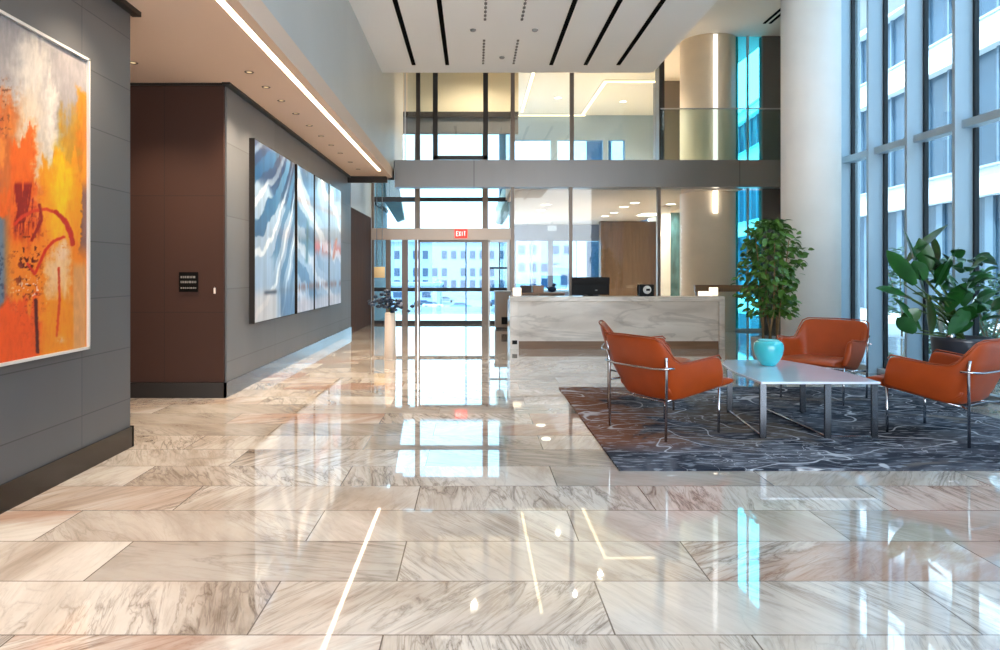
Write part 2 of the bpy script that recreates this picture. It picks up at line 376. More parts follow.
structure('trim_3', MB().box(-2.77, -1.9, 15.35, 15.42, 3.36, 3.5), dark_m)
structure('wall_upper_left', MB().box(-2.0, -1.801, -8, 17.8, 3.7, 7), upper_m, 'smooth pale grey green wall above the soffit', 'wall')
structure('ceiling', MB().box(-1.8, 3.5, -5, 13.7, 5.3, 5.55), white_m, 'flat white dropped ceiling with black slots', 'ceiling')
structure('ceiling_high', MB().box(-3, 6.3, -5, 10.9, 7.0, 7.2).box(-3, 9.0, 10.9, 16.8, 7.0, 7.2).box(-3, 7.1, 16.8, 28.3, 7.0, 7.2), mat('high_ceiling_paint', (238, 235, 231), .8), 'higher pale ceiling right of the dropped ceiling', 'ceiling')
structure('beam', MB().box(-1.79, 8.6, YB, YB+.35, 3.32, 3.93), beam_m, 'grey metal clad beam crossing the lobby at first floor', 'beam')
structure('floor_upper', MB().box(.86, 6.2, YB+.36, 28, 3.34, 3.92), cream_m)
# left wall beyond the bridge: brown portal, pale wall above, running outside
structure('wall_entrance', MB().box(-3.1, -2.78, 15.76, 19.0, 2.87, 7).box(-3.1, -2.78, 19.0, 22.4, 0, 7), mat('pale_blue_render', (196, 210, 222), .7), 'pale wall above the dark brown portal by the entrance', 'wall')
structure('wall_portal', MB().box(-3.1, -2.78, 15.76, 18.9, 0, 2.86), wood_mat('dark_portal', (58, 34, 22), (74, 44, 28), rough=.85), 'dark brown portal at the end of the left wall', 'wall')
structure('wall_right_rear', MB().box(6.84, 8.6, 16.6, 16.8, 0, 7), greywall_m, 'dark grey wall between the cyan window and the big column', 'wall')
structure('wall_behind_balcony', MB().box(5.3, 6.1, 20.5, 20.7, 3.93, 7), greywall_m)
structure('wall_diagonal', MB().prism([(5.62, 10.9), (5.9, 10.85), (8.75, 16.6), (8.5, 16.6)], 0, 7), plast_m)
structure('column', MB().lathe([(.405, 0), (.405, 7)], 64, (4.975, 10.35, 0)), plast_m, 'big round off white plaster column beside the tall windows', 'column')
structure('column_rear', MB().lathe([(.66, 0), (.66, 7)], 64, (5.7, 17.05, 0)), plast2_m, 'round cream column behind the right end of the desk', 'column')

# reception room behind the desk
structure('ceiling_reception', MB().box(.9, 6.2, YB+.36, 28, 3.30, 3.335), mat('reception_ceiling', (222, 208, 194), .8), 'cream ceiling of the reception room with round downlights', 'ceiling')
RB = 28.0
structure('wall_reception_back', MB().box(X(512, RB), X(516, RB), RB, RB+.2, 0, 3.3).box(X(516, RB), X(600, RB), RB, RB+.2, Z(241, RB), 3.3)
          .box(X(516, RB), X(600, RB), RB, RB+.2, 0, Z(292, RB)).box(X(548, RB), X(553, RB), RB, RB+.2, .3, Z(240, RB)).box(X(600, RB), 6.4, RB, RB+.2, 0, 3.3), bluegrey_m,
          'blue grey wall around the windows behind the desk', 'wall')
structure('wall_wood', MB().box(4.85, 6.84, 26, 26.3, 0, 3.28).box(4.70, 4.85, 25.9, 26.35, 0, 3.28), wood_m, 'walnut panel wall behind the reception desk', 'wall')
structure('wall_white_pier', MB().box(X(661, 20), X(670.5, 20), 20, 20.3, 0, 3.28), plast_m, 'narrow pale pier left of the teal screen', 'wall')
structure('wall_teal_screen', MB().box(X(670.5, 20), 6.3, 20.02, 20.2, 0, 3.1), teal_m, 'dark teal textured screen left of the rear column', 'screen')
structure('wall_room_right', MB().prism([(6.2, 16.7), (6.3, 16.7), (7.1, 28), (7.0, 28)], 0, 7), cream_m)

def window(n, label, build):
    e = empty('window_%d' % n); tag(e, label, 'window', kind='structure'); build(e); return e
# --- tall windows on the right
WX = 5.67
edges = [10.55, 9.72, 8.86, 7.98, 7.12, 6.26, 5.40, 4.54, 3.68, 2.82, 1.96, 1.10, .24, -.62, -1.48]
fm = MB().box(WX-.2, WX, 0, .055, 0, 7).box(WX-.02, WX+.06, -.03, .085, 0, 7)
fin0 = None; gas0 = None; wn = 1
for i in range(len(edges)-1):
    y1, y0 = edges[i], edges[i+1]
    e = empty('window_%d' % wn)
    tag(e, 'tall blue framed glass bay, %s from the big column along the right side' % (['first', 'second', 'third', 'fourth', 'fifth', 'sixth', 'seventh', 'eighth', 'ninth', 'tenth', 'eleventh', 'twelfth', 'thirteenth', 'last'][i]), 'window', kind='structure')
    MB().box(WX-.22, WX, y1-.05, y1, 0, 7).build('mullion', fin_m, e)
    MB().box(WX-.02, WX+.03, y1-.085, y1-.05, 0, 7).build('gasket', gask_m, e)
    MB().box(WX-.14, WX, y0, y1-.05, 3.03, 3.12).build('transom', fin_m, e)
    MB().box(WX-.1, WX, y0, y1-.05, 0, .07).build('sill', alu_m, e)
    MB().box(WX+.005, WX+.02, y0, y1-.05, .07, 3.03).build('lower_pane', glassb_m, e)
    MB().box(WX+.005, WX+.02, y0, y1-.05, 3.12, 7).build('upper_pane', glassb_m, e)
    wn += 1
# cyan window behind the plant
e = empty('window_%d' % wn); wn += 1; tag(e, 'bright cyan tinted window between rear column and dark grey wall', 'window', kind='structure')
MB().box(6.2, 6.84, 16.65, 16.67, .05, 3.34).box(6.2, 6.84, 16.65, 16.67, 3.93, 7).build('pane', cyan_m, e)
MB().box(6.48, 6.52, 16.6, 16.66, 0, 7).box(6.2, 6.84, 16.6, 16.66, 0, .06).build('window_frame', fin_m, e)
# --- glass front of the bridge level and of the reception
GY = YB+.12
posts = [417.5, 512, 571, 659]
def pane_bay(n, label, x0, x1, z0, z1, frame_w, m, split=None):
    e = empty('window_%d' % n); tag(e, label, 'window', kind='structure')
    MB().box(x0+frame_w, x1, GY-.012, GY+.012, z0, z1).build('pane', glass_m, e)
    if label.endswith('far left'): MB().box(x0-.01, x0+.015, GY-.03, GY+.03, z0, z1).build('edge_strip', alu_m, e)
    else: MB().box(x0-frame_w/2, x0+frame_w, GY-.05, GY+.05, z0, z1).build('mullion', m, e)
    return e
ux = [X(p, GY) for p in (405, 417.5, 512, 571, 659.5)]
names = ['above the entrance far left', 'above the entrance doors', 'above the left half of the desk', 'above the right half of the desk']
for i in range(4):
    pane_bay(wn, 'first floor glass pane %s' % names[i], ux[i], ux[i+1], 3.93, 6.99, .06, mulld_m if i < 2 else mull_m); wn += 1
lx = [X(p, GY) for p in (512, 570, 658, 681)]
names = ['left of the monitor', 'behind the monitor and telephone', 'narrow one beside the rear column']
for i in range(3):
    pane_bay(wn, 'ground floor glass pane behind the desk, %s' % names[i], lx[i], lx[i+1], 0, 3.32, .05, mull_m); wn += 1
e = empty('window_%d' % wn); wn += 1; tag(e, 'dark bronze framed pane on the first floor above the doors', 'window', kind='structure')
a, b = X(433, GY-.1), X(488, GY-.1)
MB().box(a, a+.11, GY-.16, GY-.07, 3.93, 6.98).box(b-.11, b, GY-.16, GY-.07, 3.93, 6.98).box(a, b, GY-.16, GY-.07, 3.94, 4.02).build('window_frame', dark_m, e)
structure('trim_4', MB().box(X(659.5, GY)-.02, X(659.5, GY)+.1, GY-.05, GY+.3, 3.93, 6.98), mulld_m)
# --- entrance facade
FY = 19.0
xs = [X(p, FY) for p in (372, 417.5, 485, 511)]
structure('beam_entrance', MB().box(-2.78, xs[3], FY-.12, FY+.12, Z(240, FY), Z(228.5, FY)), mat('entrance_header', (176, 158, 144), .35, metal=.4), 'taupe header beam above the entrance doors', 'beam')
structure('wall_above_entrance', MB().box(-2.78, 1.2, FY-.1, FY+.2, 5.72, 7), cream_m)
structure('beam_high_entrance', MB().box(-2.78, 1.2, FY-.15, FY+.2, 5.58, 5.72), mulld_m)
structure('wall_high_band', MB().box(-2.78, 1.2, FY-.05, FY+.1, 5.15, 5.58), greywall_m)
def facade_part(n, label, x0, x1, z0, z1, bars=(), verts=(), fr=.07, m=mull_m):
    e = empty('window_%d' % n); tag(e, label, 'window', kind='structure')
    MB().box(x0, x1, FY-.01, FY+.01, z0, z1).build('pane', glasst_m, e)
    f = MB().box(x0, x0+fr, FY-.06, FY+.06, z0, z1).box(x1-fr, x1, FY-.06, FY+.06, z0, z1)
    f.build('window_frame', m, e)
    for zc, h in bars: MB().box(x0+fr, x1-fr, FY-.05, FY+.05, zc-h/2, zc+h/2).build('transom', gask_m, e)
    for xc, ww in verts: MB().box(xc-ww/2, xc+ww/2, FY-.055, FY+.055, z0, z1).build('mullion', m, e)
    return e
dbar = [(Z(289.5, FY), .10), (.04, .08)]
facade_part(wn, 'entrance side glazing left of the double doors', -2.77, xs[1], .0, Z(240, FY), dbar, [(X(388.5, FY), .13), (X(405, FY), .16)]); wn += 1
facade_part(wn, 'clear strip of glass above the header, left end', -2.77, xs[1], Z(228.5, FY), 5.15, [(Z(199.5, FY), .13)]); wn += 1
facade_part(wn, 'clear glass above the header over the doors', xs[1], xs[2], Z(228.5, FY), 5.15, [(Z(199.5, FY), .11)]); wn += 1
facade_part(wn, 'clear glass above the header, next to the reception', xs[2], xs[3]+.05, Z(228.5, FY), 5.15, [(Z(199.5, FY), .11)]); wn += 1
def door(n, label, x0, x1, bars, mid):
    e = empty('door_%d' % n); tag(e, label, 'door', kind='structure'); z1 = Z(240, FY)
    MB().box(x0, x1, FY-.01, FY+.01, .0, z1).build('pane', glasst_m, e)
    MB().box(x0, x0+.05, FY-.05, FY+.05, 0, z1).box(x1-.07, x1, FY-.07, FY+.05, 0, z1).box(x0, x1, FY-.05, FY+.05, z1-.06, z1).build('door_frame', alu_m if n == 2 else mull_m, e)
    for zc, h in bars: MB().box(x0+.05, x1-.05, FY-.06, FY+.06, zc-h/2, zc+h/2).build('push_bar', gask_m, e)
    MB().box(mid-.015, mid+.015, FY-.03, FY+.03, 0, z1).build('door_stile', gask_m, e)
door(1, 'double glass entrance doors under the red sign', xs[1]+.02, xs[2]-.02, dbar, X(466, FY))
door(2, 'narrow glass side door right of the double doors', X(488, FY), X(509.5, FY), dbar+[(Z(268, FY), .05)], X(499.5, FY))
structure('trim_5', MB().box(X(482.5, FY), X(488, FY), FY-.1, FY+.1, 0, 5.1), mull_m, 'grey post between double doors and side door', 'post')
structure('trim_6', MB().box(X(509.5, FY), X(514, FY), FY-.1, FY+.15, 0, 5.1), mull_m)
# glazing of the room beyond the facade
structure('window_%d' % wn, MB().box(1.02, 1.04, FY+.2, RB, 0, 7), glass_m); wn += 1
for a, b, lab in ((516, 548, 'left window of the reception room behind the desk'), (553, 600, 'right window of the reception room behind the desk')):
    e = empty('window_%d' % wn); wn += 1; tag(e, lab, 'window', kind='structure')
    MB().box(X(a, RB), X(b, RB), RB+.08, RB+.1, Z(292, RB), Z(241, RB)).build('pane', glasst_m, e)
    MB().box(X(a, RB), X(b, RB), RB+.05, RB+.13, Z(292, RB), Z(292, RB)+.07).box(X((a+b)/2, RB)-.02, X((a+b)/2, RB)+.02, RB+.06, RB+.12, Z(292, RB), Z(241, RB)).build('window_frame', fin_m, e)
for a, b, lab in ((512, 551, 'left'), (556, 603, 'middle'), (607, 625, 'right')):
    e = empty('window_%d' % wn); wn += 1; tag(e, lab + ' low window in the first floor back wall', 'window', kind='structure')
    MB().box(X(a, 25.0), X(b, 25.0), 25.08, 25.1, 3.93, Z(140, 25.0)).build('pane', glasst_m, e)
    MB().box(X(a, 25.0), X(a, 25.0)+.06, 25.04, 25.12, 3.93, Z(140, 25.0)).build('window_frame', fin_m, e)
# first floor back wall with its windows
UY = 25.0
uw = [(500, 546), (552, 606), (614, 621.5)]
f = MB().box(-2.8, X(500, UY), UY, UY+.2, 3.93, 3.94)
f.box(.9, 6.9, UY, UY+.2, Z(140, UY), 7)
prev = .9
for a, b in ((512, 551), (556, 603), (607, 625)):
    if X(a, UY) > prev: f.box(prev, X(a, UY), UY, UY+.2, 3.93, Z(140, UY))
    prev = X(b, UY)
f.box(prev, 6.9, UY, UY+.2, 3.93, Z(140, UY))
structure('wall_first_floor_back', f, mat('upper_back_wall', (150, 168, 184), .55), 'blue grey back wall of the first floor room', 'wall')

# --- balustrade on the right of the bridge
e = empty('balustrade', (0, YB, 3.93)); tag(e, 'clear glass balustrade on the bridge right of the upper windows', 'balustrade', kind='thing')
o = MB().box(X(661, YB), X(716, YB), .02, .035, 0, 1.15).box(X(716.5, YB), 8.5, .02, .035, 0, 1.15).build('glass_panel', glassg_m, e)
MB().box(X(661, YB), 8.5, .01, .045, 1.15, 1.175).build('top_rail', alu_m, e)

# --- rail at the right of the desk
e = empty('guard_rail', (4.95, 14.6, 0)); tag(e, 'brown topped rail right of the reception desk in front of the rear column', 'rail')
MB().box(-.35, 1.75, -.04, .04, .99, 1.13).build('top_rail', woodk_m, e)
MB().box(-.33, -.27, -.03, .03, 0, .99).build('post', mull_m, e); MB().box(1.67, 1.73, -.03, .03, 0, .99).build('post', mull_m, e)

# ------------------------------------------------------------------ ceiling details
for i, (px) in enumerate((395, 439, 575, 620, 663)):
    xx = (px-474)/272*3.9
    o = MB().box(xx-.035, xx+.035, -6, 13.15, 5.285, 5.2995).build('ceiling_slot', black_m)
    tag(o, 'black linear slot in the white ceiling, %s from the left' % ['first', 'second', 'third', 'fourth', 'fifth'][i], 'ceiling slot', 'black slots in the ceiling')
dif0 = None
for i, (xx, ya, yb) in enumerate(((.17, 9.0, 10.85), (.17, 11.75, 13.1), (.74, 9.0, 10.85), (.74, 11.75, 13.1))):
    m_ = MB()
    y = ya
    m_.box(xx-.004, xx+.004, y, yb, 5.292, 5.2995)
    while y < yb: m_.box(xx-.02, xx+.02, y, y+.07, 5.289, 5.2995); y += .16
    o = m_.build('air_diffuser', mat('diffuser_grey_%d' % i, (120, 118, 116), .6) if i == 0 else MATS['diffuser_grey_0'])
    tag(o, 'dotted air diffuser strip in the white ceiling, %s' % ['left line near end', 'left line far end', 'right line near end', 'right line far end'][i], 'air diffuser', 'dotted diffuser strips')
for i, (px, py) in enumerate(((502, 57), (473, 29.5), (535, 29.5))):
    Y = 3.9*700/(272-py)
    o = MB().lathe([(.03, 0), (.045, .01), (.05, .03)], 20, (X(px, Y), Y, 5.268)).build('smoke_detector', mat('detector_grey', (150, 148, 146), .5) if i == 0 else MATS['detector_grey'])
    tag(o, ['small dark detector near the far edge of the white ceiling', 'pale round detector left of the middle of the white ceiling', 'pale round detector right of the middle of the white ceiling'][i], 'detector', 'ceiling detectors')
for i, dx in enumerate((0, .13)):
    o = MB().box(6.5+dx, 6.56+dx, 9, 15.75, 6.985, 6.9995).build('ceiling_slot', black_m)
    tag(o, 'black slot in the high ceiling beside the big column, %s of the pair' % ['left', 'right'][i], 'ceiling slot', 'slots in the high ceiling')
# soffit light strip
e = empty('strip_light', (-1.96, 0, 3.5)); tag(e, 'long glowing linear light running along the left soffit', 'strip light')
MB().box(-.03, .03, -8, 14.5, -.004, -.001).build('diffuser', led_m, e)
# row of small downlights in the soffit
def spot(name, parent, loc, energy, size, blend, color, rot=None):
    l = bpy.data.lights.new(name, 'SPOT'); l.energy = energy; l.spot_size = size; l.spot_blend = blend; l.color = color; l.shadow_soft_size = .05
    o = bpy.data.objects.new(name, l); col.objects.link(o); o.parent = parent; o.location = loc
    if rot: o.rotation_euler = rot
    return o
dl0 = empty('downlight'); 
MB().lathe([(.028, .0), (.045, -.006), (.05, -.001)], 20).build('ring', mat('downlight_ring', (84, 66, 54), .5), dl0)
MB().lathe([(.0, -.002), (.028, -.002)], 20).build('lens', emis('small_lens', (255, 220, 170), .6), dl0)
spot('lamp', dl0, (0, 0, -.02), 130, 1.9, .9, (1, .80, .58))
ys = [2.0, 3.4, 4.8, 7.35] + [2.1*700/(272-y) for y in (87, 100.6, 113.6, 125.5, 136, 145, 153, 162, 169)]
for i, y in enumerate(ys):
    o = dl0 if i == 0 else copy_tree(dl0)
    xx = -2.36 if y > 7 else -2.3
    o.location = (xx, y, 3.4995)
    tag(o, 'small recessed downlight in the left soffit beside the strip light, %s' % (ORD[i] if i < 12 else 'last') + ' along the row', 'downlight', 'downlights in the left soffit')
# alcove downlight
o = copy_tree(dl0); o.location = (-3.42, 7.02, 3.4995); tag(o, 'single recessed downlight in the alcove ceiling by the grey wall end', 'downlight')
# reception downlights
rl0 = empty('ceiling_light')
MB().lathe([(.13, .0), (.15, -.012), (.165, -.001)], 24).build('ring', ext_m, rl0)
MB().lathe([(.0, -.004), (.13, -.004)], 24).build('lens', disc_m, rl0)
spot('lamp', rl0, (0, 0, -.03), 150, 2.4, .8, (1, .86, .66))
desc = ['far left above the left window', 'left, second nearest', 'left, nearest', 'above the walnut wall, farthest', 'above the walnut wall, third', 'above the walnut wall, second', 'above the walnut wall, nearest', 'far right beside the teal screen']
for i, (px, py) in enumerate(((524, 222), (541, 210), (546, 204.5), (605, 216), (614, 212.6), (624, 206.7), (635, 202.7), (671, 204))):
    Y = 1.9*700/(272-py); o = rl0 if i == 0 else copy_tree(rl0)
    o.location = (X(px, Y), Y, 3.2995); tag(o, 'round bright downlight in the reception ceiling, ' + desc[i], 'downlight', 'reception ceiling downlights')
# wide square light fitting in the reception ceiling
Y = 1.9*700/(272-214); e = empty('panel_light', (X(649, Y), Y, 3.2995)); tag(e, 'wide white light panel in the reception ceiling above the walnut wall', 'ceiling light')
MB().box(-.32, .32, -.5, .5, -.02, -.001).build('housing', ext_m, e); MB().box(-.28, .28, -.46, .46, -.024, -.0205).build('diffuser', disc_m, e)
# cove lines on the first floor
CZ = 6.97
for nm, lab, bx in (('left', 'straight warm ceiling light line, left one upstairs', (1.62, 1.70, 16.6, 24.3)), ('cross', 'long warm light line crossing the far end of the upstairs ceiling', (-.14, 3.95, 24.9-.1, 24.9-.02)),
                ('right', 'straight warm ceiling light line, right one upstairs', (3.80, 3.88, 20.4, 24.75)), ('side', 'warm ceiling light line running right towards the balustrade', (3.88, 5.36, 20.4, 20.48))):
    e = empty('ceiling_light_line', (0, 0, CZ)); tag(e, lab, 'light line', 'light lines on the upstairs ceiling')
    MB().box(bx[0], bx[1], bx[2], bx[3], -.03, .0).build('diffuser', ledw_m, e)
    MB().box(bx[0]-.015, bx[1]+.015, bx[2]-.015, bx[3]+.015, .0, .029).build('housing', alu_m, e)
# spot fittings added on the first floor ceiling to give its warm coffer glow
ul0 = empty('downlight')
MB().lathe([(.1, .0), (.12, -.012), (.13, -.001)], 24).build('ring', ext_m, ul0)
MB().lathe([(.0, -.004), (.1, -.004)], 24).build('lens', disc_m, ul0)
spot('lamp', ul0, (0, 0, -.03), 260, 2.6, .8, (1, .86, .66))
for i, (x, y) in enumerate(((.0, 17.6), (2.6, 18.2), (3.5, 19.4), (2.7, 22.5), (4.9, 23))):
    o = ul0 if i == 0 else copy_tree(ul0); o.location = (x, y, 6.9995)
    tag(o, 'added round downlight in the upstairs ceiling, ' + ['over the entrance void', 'above the desk middle, near the glass', 'right, near the glass', 'middle, farther back', 'right, farther back'][i], 'downlight', 'added upstairs downlights')
# vertical light on rear column
e = empty('vertical_light', (X(716, 16.3), 16.36, 0)); tag(e, 'tall slim vertical light strip on the rear cream column', 'wall light')
MB().box(-.045, .045, -.05, 0, 2.78, 3.31).build('lower_tube', ledc_m, e)
MB().box(-.045, .045, -.05, 0, 3.95, 6.95).build('upper_tube', emis('pale_tube', (250, 246, 238), 1.1), e)

# exit sign
e = empty('exit_sign', (X(461, FY-.2), FY-.14, Z(234, FY))); tag(e, 'small red exit sign on the header above the doors', 'sign')
MB().box(-.17, .17, -.03, 0, -.12, .12, .01).build('housing', red_m, e)
def strokes(letters, x0, z0, w_, h, th, gap, yf):
    m_ = MB(); x = x0
    S = {'E': [(0,0,0,1),(0,0,1,0),(0,.5,.8,.5),(0,1,1,1)], 'X': [(0,0,1,1),(0,1,1,0)], 'I': [(.5,0,.5,1)], 'T': [(.5,0,.5,1),(0,1,1,1)],
         'O': [(0,0,1,0),(1,0,1,1),(1,1,0,1),(0,1,0,0)], 'H': [(0,0,0,1),(1,0,1,1),(0,.5,1,.5)], 'L': [(0,0,0,1),(0,0,1,0)]}
    for ch in letters:
        for a, b, c, d in S.get(ch, []):
            A = Vector((x+a*w_, yf, z0+b*h)); B = Vector((x+c*w_, yf, z0+d*h)); m_.tube([A, B], th, 6)
        x += w_+gap
    return m_
strokes('EXIT', -.125, -.06, .045, .12, .009, .022, -.034).build('lettering', letter_m, e)
# second exit sign in the reception room
e = empty('exit_sign', (X(552, 26.5), 26.5, 3.06)); tag(e, 'small pale hanging sign under the reception ceiling above the left window', 'sign')
MB().box(-.17, .17, -.02, .02, -.1, .1, .01).build('housing', mat('pale_sign', (186, 196, 206), .5), e); MB().box(-.02, .02, -.01, .01, .1, .23).build('bracket', alu_m, e)
# wall sign in the alcove
Y = 7.8; e = empty('wall_sign', (X(189, Y), Y-.0, Z(282, Y))); tag(e, 'small black plaque with three grey text lines on the brown wall', 'sign')
MB().box(-.105, .105, -.02, 0, -.11, .11, .004).build('plate', plate_m, e)
m_ = MB()
for r, z in enumerate((.055, 0, -.062)):
    x = -.085
    while x < .08:
        wdt = random.choice((.012, .018, .024)) ; m_.box(x, min(x+wdt, .088), -.0225, -.02, z-.012, z+.012 if r < 2 else z+.004); x += wdt+.007
m_.build('lettering', plet_m, e)
e = empty('key_slot', (X(215, Y), Y, Z(290.5, Y))); tag(e, 'tiny pale card slot on the brown wall right of the plaque', 'wall fitting')
MB().box(-.01, .01, -.02, 0, -.035, .03, .004).build('cover', mat('key_slot_metal', (226, 206, 190), .3, metal=.2), e); MB().lathe([(.0, 0), (.008, 0), (.008, .01)], 10, (0, -.012, .03)).build('button', chrome_m, e)

# ------------------------------------------------------------------ painted surfaces (vertex colours from numpy)
rng = np.random.default_rng(3)
def vnoise(x, y, seed=0):
    xi = np.floor(x).astype(int); yi = np.floor(y).astype(int); xf = x-xi; yf = y-yi
    def h(a, b):
        v = np.sin(a*127.1+b*311.7+seed*74.7)*43758.5453
        return v-np.floor(v)
    u = xf*xf*(3-2*xf); v = yf*yf*(3-2*yf)
    return (h(xi, yi)*(1-u)+h(xi+1, yi)*u)*(1-v)+(h(xi, yi+1)*(1-u)+h(xi+1, yi+1)*u)*v
def fbm(x, y, seed=0, o=5):
    s = 0; a = .5; n = 0
    for k in range(o): s = s+a*vnoise(x*2**k, y*2**k, seed+k*3); n += a; a *= .55
    return s/n
def sm(a, b, x): t = np.clip((x-a)/(b-a), 0, 1); return t*t*(3-2*t)
def painted_sheet(name, xp, y0, y1, z0, z1, ny, nz, func, m, parent, loc):
    Y, Zz = np.meshgrid(np.linspace(y0, y1, ny), np.linspace(z0, z1, nz), indexing='ij')
    C = np.clip(func(Y, Zz), 0, 255)/255.0
    C = np.where(C <= .04045, C/12.92, ((C+.055)/1.055)**2.4)
    verts = np.stack([np.full(Y.shape, xp)-loc[0], Y-loc[1], Zz-loc[2]], -1).reshape(-1, 3)
    i = np.arange(ny*nz).reshape(ny, nz)
    q = np.stack([i[:-1, :-1], i[1:, :-1], i[1:, 1:], i[:-1, 1:]], -1).reshape(-1, 4)
    me = bpy.data.meshes.new(name); me.from_pydata(verts.tolist(), [], q.tolist()); me.materials.append(m)
    ca = me.color_attributes.new('paint', 'FLOAT_COLOR', 'POINT')
    ca.data.foreach_set('color', np.concatenate([C.reshape(-1, 3), np.ones((ny*nz, 1))], 1).ravel())
    o = bpy.data.objects.new(name, me); col.objects.link(o); o.parent = parent; return o
def paint_mat(name, rough, metal=0, bump=0, coat=0):
    m, t, p = base_mat(name); a = t.nodes.new('ShaderNodeVertexColor'); a.layer_name = 'paint'
    t.links.new(a.outputs[0], p.inputs['Base Color']); p.inputs['Roughness'].default_value = rough; p.inputs['Metallic'].default_value = metal
    p.inputs['Coat Weight'].default_value = coat
    return m
def art_orange(Y, Zz):
    # the artist's canvas: u runs left to right as hung, v top to bottom
    x = 474-2.70*700/Y; y = 272-(Zz-1.4)*700/Y
    base = y*0
    n1 = fbm(x/14, y/30, 1); n2 = fbm(x/5, y/26, 2); n3 = fbm(x/3, y/3, 3); n4 = fbm(x/9, y/9, 4)
    yy = y+(n2-.5)*60+(n3-.5)*10; xx = x+(n4-.5)*14
    def L(C, c, m):
        m = np.clip(m, 0, 1)[..., None]; return C*(1-m)+np.array(c, float)*m
    C = np.zeros(Y.shape+(3,))+np.array((172, 170, 172.))
    C = L(C, (140, 142, 146), sm(.45, .75, n2)*.7)
    C = L(C, (240, 236, 226), np.exp(-((xx-32)/17)**2)*sm(20, 60, yy)*1.1)
    C = L(C, (236, 214, 180), sm(75, 110, yy)*np.exp(-((xx-12)/26)**2)*.8)
    C = L(C, (205, 104, 40), sm(88, 120, yy+n3*20)*sm(26, 8, xx)*.9)
    C = L(C, (240, 150, 70), sm(105, 140, yy)*sm(.42, .55, n1)*sm(45, 20, xx))
    C = L(C, (90, 52, 34), sm(.60, .68, n3)*sm(70, 90, y)*sm(16, 4, x)*sm(150, 120, y)*.8)
    C = L(C, (240, 110, 22), sm(132, 140, yy)*sm(8, 13, x)*sm(37, 32, xx)*sm(196, 180, y)*.95)
    C = L(C, (196, 150, 52), sm(95, 130, yy+xx*.0)*sm(58, 66, xx))
    C = L(C, (224, 140, 24), sm(100, 108, y+(88-x)*1.2+n3*12)*sm(74, 82, xx))
    C = L(C, (252, 246, 236), np.exp(-((xx-52)/6)**2)*sm(70, 90, yy)*sm(180, 150, yy))
    C = L(C, (250, 160, 24), sm(155, 172, yy)*sm(36, 42, xx))
    C = L(C, (255, 206, 20), np.exp(-((xx-62)/11)**2)*np.exp(-((yy-192)/34)**2)*1.3)
    low = sm(176, 200, yy)
    C = L(C, (232, 106, 20), low*sm(45, 34, xx))
    C = L(C, (244, 140, 26), sm(225, 250, yy))
    C = L(C, (150, 26, 12), sm(180, 186, y)*sm(246, 222, y)*sm(13, 16, x)*sm(44, 38, x)*sm(.42, .52, fbm(x/3.0+y/40, y/30, 8)))
    C = L(C, (120, 84, 92), sm(80, 82, xx)*sm(176, 196, y)*sm(262, 240, y)*.85)
    C = L(C, (250, 214, 176), np.exp(-((xx-60)/11)**4)*np.exp(-((yy-262)/26)**4)*sm(.3, .5, n3+.15))
    C = L(C, (248, 206, 150), sm(258, 262, y)*sm(306, 296, y)*sm(44, 50, xx)*sm(72, 66, xx)*.7)
    C = L(C, (238, 92, 18), sm(292, 306, yy)*sm(42, 36, xx))
    C = L(C, (250, 154, 28), sm(292, 310, yy)*sm(40, 48, xx)*sm(76, 70, xx))
    C = L(C, (226, 178, 128), sm(72, 75, x)*sm(82+6, 84, x)*sm(258, 270, y)*.8+0)
    C = L(C, (112, 132, 152), np.exp(-((x+1)/8)**2)*sm(212, 226, yy)*sm(318, 300, yy)*1.2)
    C = L(C, (40, 60, 90), np.exp(-((x-1)/3)**2)*sm(.5, .6, n3)*sm(240, 250, y)*sm(310, 300, y))
    C = L(C, (96, 20, 14), sm(.58, .66, n3)*np.exp(-((xx-28)/14)**2)*np.exp(-((y-262)/46)**2)*1.1)
    C = L(C, (250, 232, 220), sm(.64, .70, fbm(x/2.2, y/2.2, 12))*np.exp(-((x-30)/16)**2)*np.exp(-((y-292)/13)**2)*1.6)
    def arc(C, P, wd, c):
        d = np.full(x.shape, 1e9)
        for (a, b), (e, f) in zip(P[:-1], P[1:]):
            t = np.clip(((x-a)*(e-a)+(y-b)*(f-b))/((e-a)**2+(f-b)**2), 0, 1); d = np.minimum(d, np.hypot(x-a-t*(e-a), y-b-t*(f-b)))
        return L(C, c, sm(wd+1.0, wd-.5, d+(n3-.5)*1.5))
    C = arc(C, [(15, 224), (22, 217), (34, 211), (46, 209), (57, 213), (66, 224), (72, 240)], 1.3, (214, 60, 24))
    C = arc(C, [(56, 212), (65, 220), (71, 232), (73, 244)], 1.9, (190, 30, 14))
    C = arc(C, [(64, 237), (54, 241), (46, 250), (38, 268), (35, 274), (28, 264)], 1.1, (214, 44, 16))
    C = arc(C, [(59, 268), (60, 300), (57, 336)], .9, (216, 66, 20))
    C = arc(C, [(36, 300), (37, 330), (38, 352)], 1.5, (84, 14, 20))
    C = arc(C, [(32, 240), (42, 220), (40, 205)], 1.2, (150, 20, 10))
    C = L(C, (244, 210, 190), np.exp(-((x-61)/4)**2)*np.exp(-((y-340)/3)**2)*sm(.4, .55, n3))
    C = C*(.90+.2*fbm(x/2, y/8, 20))[..., None]
    lum = C.mean(-1, keepdims=True); C = np.clip((lum+(C-lum)*1.12), 0, 255)*np.array((.82, .79, .78))
    return C
e = empty('abstract_painting', (-2.75, 3.7, 1.87)); tag(e, 'large orange, yellow and grey abstract painting in a thin silver frame', 'painting')
painted_sheet('canvas', -2.702, 2.5, 4.885, .88, 2.87, 330, 330, art_orange, paint_mat('oil_paint', .45), e, (-2.75, 3.7, 1.87))
f = MB(); y0, y1, z0, z1 = 2.48, 4.90, .862, 2.89
